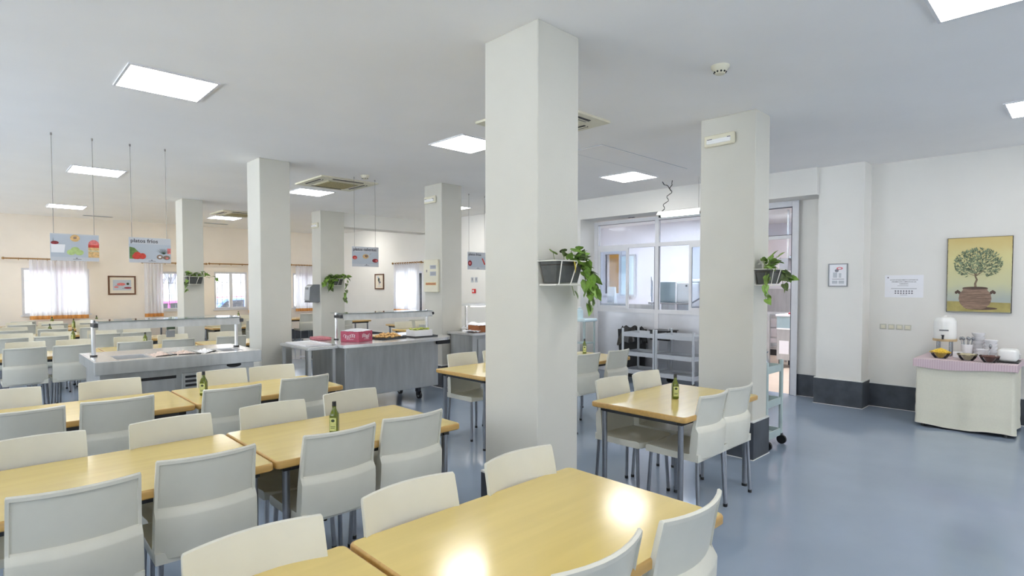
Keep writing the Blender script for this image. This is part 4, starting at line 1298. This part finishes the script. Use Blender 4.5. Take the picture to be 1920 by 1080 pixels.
lf.build('painted_leaves', ['olive', 'olived'], t, 0)

# ------------------------------------------------------------------ basket planters
def leaf(mb, pos, d, size, mi=0, roll=0.0):
    d = Vector(d).normalized()
    side = d.cross(Vector((0, 0, 1)))
    if side.length < .1: side = Vector((1, 0, 0))
    side.normalize(); nrm = side.cross(d).normalized()
    side, nrm = side * math.cos(roll) + nrm * math.sin(roll), nrm * math.cos(roll) - side * math.sin(roll)
    P = [(0, 0, 0), (-.12, .30, .04), (.18, .42, .07), (.55, .30, .05), (1, 0, -.08)]
    pos = Vector(pos); vs = []
    for (a, b_, c) in P: vs.append(pos + (d * a + side * b_ + nrm * c) * size)
    for (a, b_, c) in P[1:4]: vs.append(pos + (d * a - side * b_ + nrm * c) * size)
    vs.append(pos + (d * .5 - nrm * .03) * size)
    mb.add(vs, [(0, 1, 2, 8), (8, 2, 3, 4), (0, 8, 6, 5), (8, 4, 7, 6)], mi)
def planter(loc, rz, label, vines, crown, size, yellow=False, seed=1, wid=.26):
    """wall plane at local y=0, the box hangs out to -y"""
    q = random.Random(seed)
    t = thing('wall_planter', label, 'planter', loc, rz, 'basket planters hanging on the columns')
    w2 = wid / 2
    tr = MB(); lo, hi = [(-w2 * .8, -.125), (w2 * .8, -.125), (w2 * .8, -.03), (-w2 * .8, -.03)], [(-w2, -.15), (w2, -.15), (w2, -.015), (-w2, -.015)]
    tr.add([(x, y, 0) for x, y in lo] + [(x, y, .13) for x, y in hi], [(3, 2, 1, 0), (0, 1, 5, 4), (1, 2, 6, 5), (2, 3, 7, 6), (3, 0, 4, 7)])
    tr.box(-w2 - .006, -.156, .126, w2 + .006, -.146, .138); tr.box(-w2 - .006, -.019, .126, w2 + .006, -.009, .138)
    tr.build('trough', 'pot', t, 0)
    MB().box(-w2 + .004, -.146, .105, w2 - .004, -.019, .118).build('soil', 'soil', t, 0)
    wr = MB(); r_ = .004
    for z, s_ in ((.132, 1.06), (-.012, .9)):
        wr.tube([(-w2 * s_, -.002, z), (-w2 * s_, -.155 * s_, z), (w2 * s_, -.155 * s_, z), (w2 * s_, -.002, z)], r_, 6)
    for x in (-w2 * .72, w2 * .45): wr.tube([(x, -.163, .132), (x + (.0 if x < 0 else -w2 * .32), -.14, -.012), (x, -.002, -.012)], r_, 6)
    wr.box(-w2 * .95, -.14, -.018, w2 * .95, -.004, -.012)
    wr.build('wire_bracket', 'wirew', t)
    lm, sm = MB(), MB()
    for (pts, n) in vines:
        P = [Vector(p) for p in pts]
        def at(s_):
            k = min(int(s_ * (len(P) - 1)), len(P) - 2); f_ = s_ * (len(P) - 1) - k
            return P[k].lerp(P[k + 1], f_)
        sm.tube([at(i / 8) for i in range(9)], .0022, 5)
        for i in range(n):
            c = at((i + .5) / n); tan = (at(min(1, (i + .8) / n)) - c)
            d = Vector((q.uniform(-1, 1), q.uniform(-1, .2), q.uniform(-.9, .3))) + tan.normalized() * .8
            leaf(lm, c + Vector((q.uniform(-.01, .01), q.uniform(-.015, .0), q.uniform(-.01, .01))), d, size * q.uniform(.7, 1.15), 1 if q.random() < .2 else 0, q.uniform(-.8, .8))
    for i in range(crown):
        x = q.uniform(-w2, w2); h = q.uniform(.03, .10)
        tip = Vector((x + q.uniform(-.05, .05), -.08 + q.uniform(-.06, .04), .12 + h))
        sm.tube([(x, -.08, .11), tip], .002, 5)
        leaf(lm, tip, (q.uniform(-1, 1), q.uniform(-1, .3), q.uniform(-.5, .5)), size * q.uniform(.7, 1.1), 1 if q.random() < .2 else 0, q.uniform(-.6, .6))
    lm.build('foliage', ['leaf', 'leafd'], t, 0)
    sm.build('stems', 'stem', t)
    if yellow:
        y = MB(); leaf(y, (.01, -.17, .13), (.1, -.2, -1), .075, 0, .1)
        yl = y.build('yellow_leaf', 'leafy', t, 0)
    return t
planter((2.64, 2.38, 1.64), 0, 'basket planter with trailing vine and one yellow leaf on the big column',
        [([(.06, -.10, .12), (.13, -.12, .17), (.19, -.14, .10), (.21, -.15, -.02), (.20, -.15, -.10)], 20), ([(.08, -.10, .12), (.15, -.10, .14), (.23, -.12, .06), (.26, -.13, -.05)], 18), ([(.05, -.10, .12), (.10, -.13, .15), (.14, -.15, .05), (.15, -.16, -.06)], 12),
         ([(.11, -.12, .12), (.16, -.16, .06), (.17, -.17, -.06), (.16, -.16, -.17)], 9), ([(.0, -.12, .12), (.03, -.14, .2), (.08, -.15, .21)], 5), ([(.02, -.15, -.02), (.03, -.16, -.08)], 1)], 3, .082, True, 4, .25)
planter((5.345, 2.19, 1.640), 0, 'basket planter with sparse variegated vine on the right column',
        [([(.10, -.10, .12), (.18, -.13, .12), (.25, -.15, .07), (.34, -.15, .04)], 12), ([(.12, -.12, .11), (.17, -.14, .02), (.19, -.14, -.04)], 4),
         ([(-.12, -.1, .12), (-.17, -.12, .05), (-.2, -.12, -.08), (-.16, -.12, -.15)], 7), ([(-.1, -.1, .12), (-.16, -.14, .19), (-.14, -.15, .26)], 7), ([(-.08, -.1, .12), (-.03, -.14, .2), (.0, -.15, .25)], 5), ([(-.12, -.12, .12), (-.26, -.15, .16), (-.34, -.15, .2)], 1),
         ([(-.05, -.1, .12), (-.02, -.14, .18), (.05, -.15, .22)], 3)], 8, .085, False, 9, .28)
planter((3.02, 11.79, 1.66), 0, 'small planter with drooping stems on the column behind salad bar',
        [([(-.1, -.1, .1), (-.15, -.12, 0), (-.1, -.12, -.14)], 4), ([(.1, -.1, .12), (.16, -.12, .24), (.22, -.12, .16)], 6), ([(.2, -.1, .12), (.36, -.12, .14), (.38, -.12, .05)], 4)], 18, .095, False, 12, .27)
planter((5.72, 11.56, 1.64), 0, 'bushy planter on the broad far column above the carton',
        [([(-.05, -.1, .12), (-.2, -.14, .17), (-.30, -.15, .02)], 22), ([(-.08, -.12, .12), (-.14, -.16, .02), (-.14, -.16, -.1)], 18), ([(-.02, -.1, .12), (-.1, -.16, .1), (-.22, -.17, -.04)], 14), ([(.15, -.1, .12), (.26, -.13, .2), (.24, -.13, -.02), (.21, -.13, -.2), (.2, -.13, -.36)], 12)], 46, .105, False, 15, .3)
# ------------------------------------------------------------------ trolleys and kitchen side
def cart(loc, label, sx, sy, h, mats, shelves=(.20, .50, .82), group='three-tier trolleys', post=.02):
    t = thing('trolley', label, 'trolley', loc, 0, group)
    for x in (-1, 1):
        for y in (-1, 1):
            p = MB().cyl((x * sx, y * sy, .10), (x * sx, y * sy, h), post, n=12).build('post', mats, t)
            MB().lathe([(post, 0), (post * .9, .008), (0, .012)], (x * sx, y * sy, h), 12).build('post_cap', mats, p)
            c = MB().box(x * sx - .016, y * sy - .02, .085, x * sx + .016, y * sy + .02, .11).build('castor', 'dsteel', t, 0)
            MB().cyl((x * sx - .014, y * sy - .012, .046), (x * sx + .014, y * sy - .012, .046), .046, n=16).build('wheel', 'black', c)
    for z in shelves:
        s = MB(); s.box(-sx, -sy, z - .035, sx, sy, z - .025)
        s.box(-sx, -sy - .006, z - .05, sx, -sy + .006, z + .02); s.box(-sx, sy - .006, z - .05, sx, sy + .006, z + .02)
        s.box(-sx - .006, -sy, z - .05, -sx + .006, sy, z + .02); s.box(sx - .006, -sy, z - .05, sx + .006, sy, z + .02)
        s.build('shelf_tray', mats, t, 0)
    return t
cart((8.20, 5.255, 0), 'grey trolley next to the black bin, left of two at kitchen window', .235, .30, .90, 'greyp')
cart((8.20, 4.585, 0), 'grey trolley right of the black tub, partly behind right column', .235, .325, .90, 'greyp')
cart((5.79, 2.55, 0), 'narrow grey-green trolley tucked behind the right column', .185, .33, .86, 'paleteal', (.14, .46, .80), 'three-tier trolleys', .019)
jg = thing('metal_jug', 'shiny metal jug on the trolley behind the right column', 'jug', (5.70, 2.30, .777))
MB().lathe([(0, 0), (.05, 0), (.062, .03), (.066, .08), (.05, .13), (.045, .17), (.055, .19), (.050, .188), (.040, .16), (0, .15)], n=24).build('body', 'chrome', jg)
MB().tube([(.05, 0, .16), (.10, 0, .15), (.105, 0, .09), (.063, 0, .06)], .006).build('handle', 'chrome', jg)

bn = thing('waste_bin', 'black waste bin with black bag behind the left grey trolley', 'bin', (8.58, 5.78, 0))
MB().add([(-.12, -.17, 0), (.12, -.17, 0), (.12, .17, 0), (-.12, .17, 0), (-.15, -.21, .84), (.15, -.21, .84), (.15, .21, .84), (-.15, .21, .84)], [(3, 2, 1, 0), (0, 1, 5, 4), (1, 2, 6, 5), (2, 3, 7, 6), (3, 0, 4, 7)]).build('bin_body', 'black', bn, 0)
def bag(u, v):
    a = 2 * math.pi * u; r_ = 1 + .05 * math.sin(a * 9) + .04 * math.sin(a * 5 + 1)
    prof = [(.75, .70), (.90, .88), (1.12, .80), (1.22 + .16 * max(0, math.sin(a)), .62 - .08 * max(0, math.sin(a)))]
    k = min(int(v * 3), 2); f_ = v * 3 - k
    s_ = prof[k][0] * (1 - f_) + prof[k + 1][0] * f_; z = prof[k][1] * (1 - f_) + prof[k + 1][1] * f_
    return (.16 * s_ * r_ * math.cos(a), .22 * s_ * r_ * math.sin(a), z + .02 * math.sin(a * 7))
MB().grid(60, 9, bag).build('bag', 'bag', bn, 30)
tb = thing('black_tub', 'black plastic tub hanging between the two grey trolleys', 'tub', (8.50, 5.10, .70))
p = MB(); p.box(-.15, -.17, 0, .15, .17, .006)
for a in ((-.15, -.17, .15, -.164), (-.15, .164, .15, .17), (-.15, -.164, -.144, .164), (.144, -.164, .15, .164)): p.box(a[0], a[1], .006, a[2], a[3], .16)
p.build('tub', 'black', tb, 0)
MB().box(-.17, -.19, .155, .17, .19, .17, .004).build('rim', 'black', tb, 0)

st = thing('tray_stand', 'tall grey stand with a jug tray right of the big column', 'stand', (8.0, 6.42, 0))
f = MB()
for x in (-.14, .14):
    for y in (-.12, .12): f.box(x - .012, y - .012, 0, x + .012, y + .012, .98)
f.box(-.14, -.12, .30, .14, .12, .32); f.box(-.14, -.12, .58, .14, .12, .60)
f.build('frame', 'paleteal', st, 0)
MB().box(-.18, -.16, .98, .18, .16, 1.03, .01).build('top_tray', 'aqua', st)
jj = thing('plastic_jug', 'pale plastic jug standing on the tall grey stand', 'jug', (7.97, 6.50, 1.031))
MB().lathe([(0, 0), (.06, 0), (.065, .06), (.06, .15), (.03, .17), (.03, .19), (0, .19)], n=18).build('body', 'aqua', jj)
MB().cyl((0, 0, .19), (0, 0, .21), .032, n=14).build('cap', 'wplastic', jj)

hl = thing('hanging_lamp', 'tube lamp hanging on a black twisted cable before kitchen window', 'lamp', (7.8, 4.41, 2.72))
MB().prism([(-.09, 0), (.09, 0), (.045, .055), (-.045, .055)], -.36, .36, 'y').build('reflector', 'wplastic', hl, 0)
MB().cyl((0, -.33, -.012), (0, .33, -.012), .02, n=12).build('tube', 'tubeglow', hl)
for y in (-.34, .34): MB().box(-.025, y - .02, -.035, .025, y + .02, .0, .003).build('tube_holder', 'black', hl, 0)
pts = [(.02 * math.sin(i * 1.1) + .0, .32 - .012 * i * (i < 14) - .16 * (i >= 14) + .02 * math.cos(i * 1.3), .05 + i * .0235) for i in range(20)]
MB().tube(pts[:19] + [(0, .14, CEIL - 2.72)], .006, 6).build('cable', 'black', hl)
MB().tube([(0, .16, .36), (0, .22, .45), (0, .28, .47), (0, .31, CEIL - 2.72)], .007, 6).build('loose_cable', 'black', hl)
MB().tube([(0, -.3, .05), (0, -.3, CEIL - 2.72)], .003, 6).build('rear_chain', 'wire', hl)

dw = thing('dishwasher', 'steel hood dishwasher behind the kitchen glass', 'dishwasher', (10.45, 5.85, 0))
MB().box(-.3, -.35, .05, .3, .35, .90, .01).build('base_cabinet', 'steel', dw, 0)
MB().box(-.28, -.02, 1.27, .30, .34, 1.70, .015, 0, None, 2).build('hood', 'teal', dw)
MB().box(-.24, -.33, 1.20, .30, -.02, 1.68, .02, 0, None, 2).build('side_casing', 'wplastic', dw)
MB().box(-.26, -.30, .90, .28, .32, 1.27).build('wash_chamber', 'steel', dw, 0)
MB().tube([(-.31, .36, 1.27), (-.31, -.34, 1.27), (-.33, -.42, 1.30), (-.30, -.72, 1.48)], .016).build('lift_handle', 'chrome', dw)
MB().box(-.31, -.045, .90, -.28, -.02, 1.70).build('corner_post', 'wplastic', dw, 0)
MB().cyl((-.29, -.25, 1.62), (-.28, -.25, 1.62), .02).build('lock_button', 'black', dw)
MB().tube([(.1, -.1, 1.70), (.1, -.35, 1.71), (.05, -.65, 1.62)], .05, 8).build('steam_duct', 'wplastic', dw)
sk = thing('sink_counter', 'steel sink counter with back rim behind the kitchen glass', 'sink', (10.4, 6.95, 0))
MB().box(-.3, -.72, .86, .3, .9, .90).build('worktop', 'steel', sk, 0)
MB().box(-.30, -.72, .90, -.27, .9, 1.235).build('splash_rim', 'steel', sk, 0)
for x in (-.25, .25):
    for y in (-.66, .84): MB().box(x - .02, y - .02, 0, x + .02, y + .02, .86).build('leg', 'steel', sk, 0)
tp = MB().cyl((-.2, -.55, .90), (-.2, -.55, 1.72), .016)
tp.tube([(-.2, -.55, 1.72), (-.14, -.5, 1.80), (-.06, -.45, 1.72), (-.05, -.44, 1.40)], .012); tp.box(-.23, -.62, 1.24, -.17, -.48, 1.29, .006)
tp.build('spray_tap', 'chrome', sk)
dh = thing('document_holder', 'slanted white document holder on the kitchen sill', 'document holder', (10.1, 7.38, .90))
MB().prism([(-.02, 0), (.12, 0), (.12, .35), (.06, .70), (.03, .70)], -.10, .10, 'y').build('holder', 'wplastic', dh, 0)
MB().box(-.03, -.08, .36, -.018, .06, .50).build('grey_box', 'greyp', dh, 0)
MB().prism([(.02, .35), (.03, .35), (.045, .69), (.035, .69)], -.095, .0, 'y').build('support', 'greyp', dh, 0)

# seen through the doorway
pu = thing('prep_unit', 'steel undercounter unit with blue grey front seen through the doorway', 'kitchen unit', (11.8, 4.12, 0))
MB().box(-.3, -.25, .16, .3, .25, .78, .004).build('cabinet', 'steel', pu, 0)
MB().box(-.31, -.25, .79, -.28, .25, 1.02).build('front_panel', 'teal', pu, 0)
MB().box(-.28, -.25, .78, .3, .25, 1.02).build('drawer_box', 'greym', pu, 0)
MB().box(-.33, -.27, 1.02, .3, .27, 1.06, .004).build('worktop', 'alu', pu, 0)
MB().box(-.306, .02, .28, -.30, .20, .54).build('taped_sheet', 'paper', pu, 0)
MB().box(-.32, -.25, .765, -.29, .25, .79).build('pale_trim', 'wplastic', pu, 0)
for y in (-.2, .2):
    for x in (-.25, .25): MB().cyl((x, y, 0), (x, y, .16), .025).build('leg', 'black', pu)
rc = thing('folded_cloth', 'folded red cloth on the unit inside the kitchen doorway', 'cloth', (11.7, 4.10, 1.06))
MB().box(-.1, -.14, 0, .1, .10, .02, .006).build('cloth_lower', 'dred', rc); MB().box(-.09, -.10, .02, .09, .09, .045, .008).build('cloth_upper', 'pinkr', rc)
bx_ = thing('extractor_box', 'grey extractor box hanging inside the kitchen doorway', 'extractor', (11.9, 4.33, 1.93))
MB().box(-.2, -.085, 0, .2, .085, .24, .004).build('box', 'greym', bx_, 0)
MB().box(-.2, -.30, .22, .3, -.09, .30, .02).build('duct', 'chrome', bx_); MB().cyl((0, 0, .24), (0, 0, 3.15 - 1.93), .02).build('hanger', 'steel', bx_)
wt = thing('work_table', 'steel work table inside the kitchen, left in doorway', 'table', (12.0, 4.75, 0))
MB().box(-.5, -.25, 1.02, .5, .35, 1.06).build('tabletop', 'steel', wt, 0); MB().box(-.48, -.23, .36, .48, .33, .39).build('lower_shelf', 'steel', wt, 0)
for x in (-.46, .46):
    for y in (-.21, .31): MB().box(x - .022, y - .022, 0, x + .022, y + .022, 1.02).build('leg', 'steel', wt, 0)
fd = thing('drawer_cabinet', 'low steel drawer cabinet deep in the kitchen', 'cabinet', (13.75, 5.45, 0))
MB().box(-.3, -.6, .14, .3, .6, .90).build('carcass', 'steel', fd, 0)
for k in range(3): MB().box(-.315, -.57, .20 + k * .23, -.30, .57, .40 + k * .23, .003).build('drawer', 'steel_b', fd, 0)
MB().box(-.28, -.58, 0, .28, .58, .14).build('plinth', 'black', fd, 0)
MB().box(.24, -.6, .90, .30, .6, 1.55).build('back_plate', 'steel', fd, 0)

# ------------------------------------------------------------------ breakfast buffet
bt = thing('buffet_table', 'table wrapped to the floor in an ivory cloth below the olive picture', 'table', (8.27, 1.0, 0))
wb(MB().box(7.90, .59, .745, 8.70, 1.41, .772), 'tabletop', 'edge', bt, None, 0)
for x in (7.95, 8.65):
    for y in (.64, 1.36): wb(MB().cyl((x, y, 0), (x, y, .745), .02), 'leg', 'dsteel', bt)
def cloth_pt(a, z):
    """perimeter point, a in 0..1 round the table, starting at the wall side corner"""
    X0_, X1_, Y0_, Y1_ = 7.885, 8.70, .575, 1.425
    per = [(X1_, Y1_), (X0_, Y1_), (X0_, Y0_), (X1_, Y0_)]
    L = [X1_ - X0_, Y1_ - Y0_, X1_ - X0_]; tot = sum(L); s_ = a * tot
    for i in range(3):
        if s_ <= L[i] or i == 2:
            f_ = s_ / L[i]; p, q = Vector(per[i]), Vector(per[i + 1]); n = Vector((-(q - p).y, (q - p).x)).normalized() * -1
            break
        s_ -= L[i]
    k = (.774 - z) / .75
    off = k * (.012 + .010 * math.sin(a * 37) + .006 * math.sin(a * 71 + 2)) + .003 * math.sin(z * 40) * k
    c = p.lerp(q, f_) + n * off
    return (c.x, c.y, max(.004, z + .012 * math.sin(a * 23) * k))
clo = MB().grid(96, 16, lambda u, v: cloth_pt(u, .03 + .746 * v))
clo.box(7.885, .575, .773, 8.70, 1.425, .777)
tcl = thing('tablecloth', 'ivory damask cloth reaching the floor on the buffet table', 'tablecloth', (8.27, 1.0, 0))
wb(clo, 'drape', 'cloth', tcl, None, 40)
ov = MB()
ov.box(7.86, .55, .7775, 8.70, 1.45, .7815)
def hang(p, q, drop, seed):
    p, q = Vector(p), Vector(q)
    ov.grid(24, 4, lambda u, v: ((p.x + (q.x - p.x) * u) , (p.y + (q.y - p.y) * u), .7795 - v * (drop + .018 * math.sin(u * 5 + seed))))
hang((7.858, 1.452, 0), (7.858, .548, 0), .085, 0); hang((7.858, .548, 0), (8.70, .548, 0), .07, 2); hang((7.858, 1.452, 0), (8.70, 1.452, 0), .09, 4)
rn = thing('overcloth', 'pink checked overcloth on top of the buffet table', 'tablecloth', (8.27, 1.0, 0))
wb(ov, 'cloth', 'gingham', rn, None, 40)
TZ = .7825
du = thing('drink_dispenser', 'white drink urn with black tap on a round wooden stand', 'dispenser', (8.42, 1.245, TZ))
MB().lathe([(0, .205), (.108, .205), (.112, .22), (.112, .40), (.108, .42), (.10, .43), (.085, .455), (.05, .468), (0, .47)], n=36).build('urn', 'wplastic', du)
MB().cyl((0, 0, .468), (0, 0, .484), .014).build('lid_knob', 'wplastic', du)
MB().lathe([(0, .178), (.118, .178), (.12, .19), (.118, .205), (0, .205)], n=36).build('stand_board', 'bamboo', du)
for k in range(4):
    a = math.pi / 4 + k * math.pi / 2
    MB().cyl((.085 * math.cos(a), .085 * math.sin(a), 0), (.085 * math.cos(a), .085 * math.sin(a), .178), .012).build('stand_leg', 'chrome', du)
tp = MB().cyl((-.105, -.0, .235), (-.15, 0, .235), .010); tp.cyl((-.145, 0, .25), (-.145, 0, .205), .010); tp.box(-.152, -.016, .25, -.138, .016, .258)
tp.build('tap', 'black', du)
nb = MB().box(-.1145, -.05, .302, -.107, .04, .318); lb = nb.build('name_label', 'greym', du, 0)
def cereal(loc, label, mat_, r_, hpk):
    t = thing('cereal_bowl', label, 'bowl', loc, 0, 'cereal bowls on the buffet')
    MB().lathe([(0, 0), (r_ * .55, 0), (r_ * .8, .03), (r_, .075), (r_ - .004, .075), (r_ * .78, .034), (r_ * .53, .005), (0, .005)], n=32).build('bowl', 'bowl', t)
    h = MB(); q = random.Random(int(r_ * 1000 + hpk * 999))
    h.lathe([(0, .006), (r_ * .53, .008), (r_ * .77, .036), (r_ * .93, .066), (r_ * .5, .07 + hpk * .6), (0, .07 + hpk)], n=24)
    for i in range(70):
        a = q.random() * 6.283; rr = r_ * .95 * math.sqrt(q.random())
        h.ball((rr * math.cos(a), rr * math.sin(a), .066 + hpk * (1 - rr / r_)), q.uniform(.007, .012), (1.2, .9, .6), 5)
    c = h.build('cereal', mat_, t, 30); c['kind'] = 'stuff'
    return t
cereal((8.10, 1.235, TZ), 'bowl heaped with yellow corn flakes in front of the urn', 'corn', .102, .05)
cereal((8.06, .985, TZ), 'bowl of pale oat flakes between corn flakes and chocolate cereal', 'oats', .095, .006)
cereal((8.02, .79, TZ), 'bowl of dark chocolate cereal at right front of buffet', 'choc', .092, .006)
sp = thing('serving_scoop', 'shiny metal scoop standing in the chocolate cereal', 'scoop', (8.04, .80, TZ + .06))
MB().tube([(0, 0, 0), (.01, -.005, .06), (.03, -.01, .10)], .005).build('handle', 'chrome', sp); MB().ball((.03, -.01, .11), .022, (1, .7, 1.2)).build('cup', 'chrome', sp)
ch = thing('cutlery_holder', 'white holder full of shiny spoons beside the urn', 'cutlery holder', (8.45, 1.04, TZ))
MB().lathe([(0, 0), (.05, 0), (.058, .15), (.053, .15), (.046, .006), (0, .006)], n=24).build('beaker', 'ceram', ch)
sp = MB()
for i in range(12):
    a = i * .9; sp.tube([(.025 * math.cos(a), .025 * math.sin(a), .02), (.055 * math.cos(a), .055 * math.sin(a), .20)], .003, 5); sp.ball((.06 * math.cos(a), .06 * math.sin(a), .215), .016, (1, 1, 1.3), 6)
sp.build('spoons', 'chrome', ch)
def bowl_stack(x, y, n, label, r_=.062, h=.03):
    for i in range(n):
        o = MB().lathe([(0, 0), (r_ * .55, 0), (r_ * .9, .03), (r_, .05), (r_ - .004, .05), (r_ * .85, .032), (r_ * .5, .005), (0, .005)], n=22).build('bowl', 'ceram', None, 35, (x, y, TZ + i * h))
        tag(o, label % ['lowest', 'second from bottom', 'middle', 'fourth from bottom', 'fifth from bottom', 'topmost'][i if i < n - 1 else 5], 'bowl', 'stacked white bowls on the buffet')
bowl_stack(8.57, .95, 6, 'white bowl in the tall stack behind the spoons, %s', .065, .046)
bowl_stack(8.50, .83, 5, 'white bowl in the stack between spoons and plates, %s', .065, .04)
bowl_stack(8.36, .885, 3, 'white bowl in the low stack behind the oat flakes, %s', .06, .03)
ts = thing('food_container', 'white rounded container on a dark tray at right end of buffet', 'container', (8.22, .66, TZ))
MB().box(-.13, -.09, .012, .13, .075, .145, .03, 0, None, 3).build('body', 'wplastic', ts)
MB().box(-.16, -.105, 0, .16, .09, .012, .003).build('dark_tray', 'black', ts, 0)
for i in range(5):
    o = MB().lathe([(0, 0), (.06, 0), (.095, .014), (.094, .017), (.058, .004), (0, .004)], n=28).build('plate', 'ceram', None, 35, (8.50, .66, TZ + .013 * i))
    tag(o, 'white plate in the stack behind the white container, %s' % ['lowest', 'second from bottom', 'middle', 'second from top', 'topmost'][i], 'plate', 'stacked white plates on the buffet')
sl = thing('sugar_box', 'small white sachet box left of the spoon holder', 'box', (8.30, 1.10, TZ))
MB().box(-.05, -.045, 0, .05, .045, .07, .006).build('box', 'ceram', sl)

# ------------------------------------------------------------------ outside the far windows
struct('street', MB().box(-15, YB + .3, -.35, 40, 60, -.25), 'street', 'pale street outside the far windows', 'street')
hs = thing('house', 'pale house across the street seen through the barred windows', 'house', (9, 42, -.25))
MB().box(-14, 0, 0, 10, 6, 5.5).build('facade', 'house', hs, 0)
for k in range(5): MB().box(-12 + k * 4.2, -.05, 1.2, -10.6 + k * 4.2, 0, 2.9).build('shutter', 'greyp', hs, 0)
def car(loc, rz, label, paint):
    t = thing('car', label, 'car', loc, rz, 'parked cars outside')
    body = [(-2.0, .35), (-1.95, .75), (-1.1, .86), (-.6, 1.38), (.75, 1.42), (1.45, .92), (2.0, .85), (2.05, .35)]
    MB().prism(body, -.82, .82, 'y').build('body', paint, t, 30)
    MB().prism([(-.98, .88), (-.55, 1.30), (.05, 1.34), (.05, .88)], -.83, .83, 'y').prism([(.12, .88), (.12, 1.34), (.70, 1.35), (1.28, .90)], -.83, .83, 'y').build('windows', 'darkglass', t, 0)
    for x in (-1.25, 1.3):
        for y in (-.80, .80):
            w_ = MB().cyl((x, y - .09, .31), (x, y + .09, .31), .31, n=24).build('wheel', 'tyre', t)
            MB().cyl((x, y - .095, .31), (x, y + .095, .31), .18, n=18).build('hubcap', 'greyp', w_)
    MB().box(-2.07, -.84, .35, -1.9, .84, .52, .03).box(1.9, -.84, .35, 2.1, .84, .52, .03).build('bumper', 'greym', t)
    return t
car((4.2, 20.6, -.25), R(8), 'pink car parked outside the window left of the small planter', 'carp')
car((7.6, 23.6, -.25), R(-4), 'blue car parked outside the barred window', 'carb')
car((8.4, 28.0, -.25), R(3), 'red car parked farther across the street', 'carr')
def tree(loc, label, seed):
    q = random.Random(seed)
    t = thing('tree', label, 'tree', loc, 0, 'street trees outside')
    tr = MB().tube([(0, 0, 0), (.05, 0, 1.2), (0, .05, 2.2)], .09, 10)
    for k in range(5):
        a = k * 1.3; tr.tube([(0, 0, 1.9), (.4 * math.cos(a), .4 * math.sin(a), 2.7), (.8 * math.cos(a), .8 * math.sin(a), 3.4)], .035, 6)
    tr.build('trunk', 'greym', t)
    l_ = MB()
    for i in range(350):
        a, b_, r_ = q.random() * 6.28, math.acos(q.uniform(-1, 1)), 1.3 * q.random() ** .4
        leaf(l_, (r_ * math.sin(b_) * math.cos(a), r_ * math.sin(b_) * math.sin(a), 3.4 + .8 * r_ * math.cos(b_)), (q.uniform(-1, 1), q.uniform(-1, 1), q.uniform(-1, 1)), .22, 0)
    l_.build('crown', 'leafd', t, 0)
tree((6.4, 30.0, -.25), 'leafy street tree behind the barred window', 3)
tree((5.4, 24.0, -.25), 'slim street tree behind the pink car', 5)
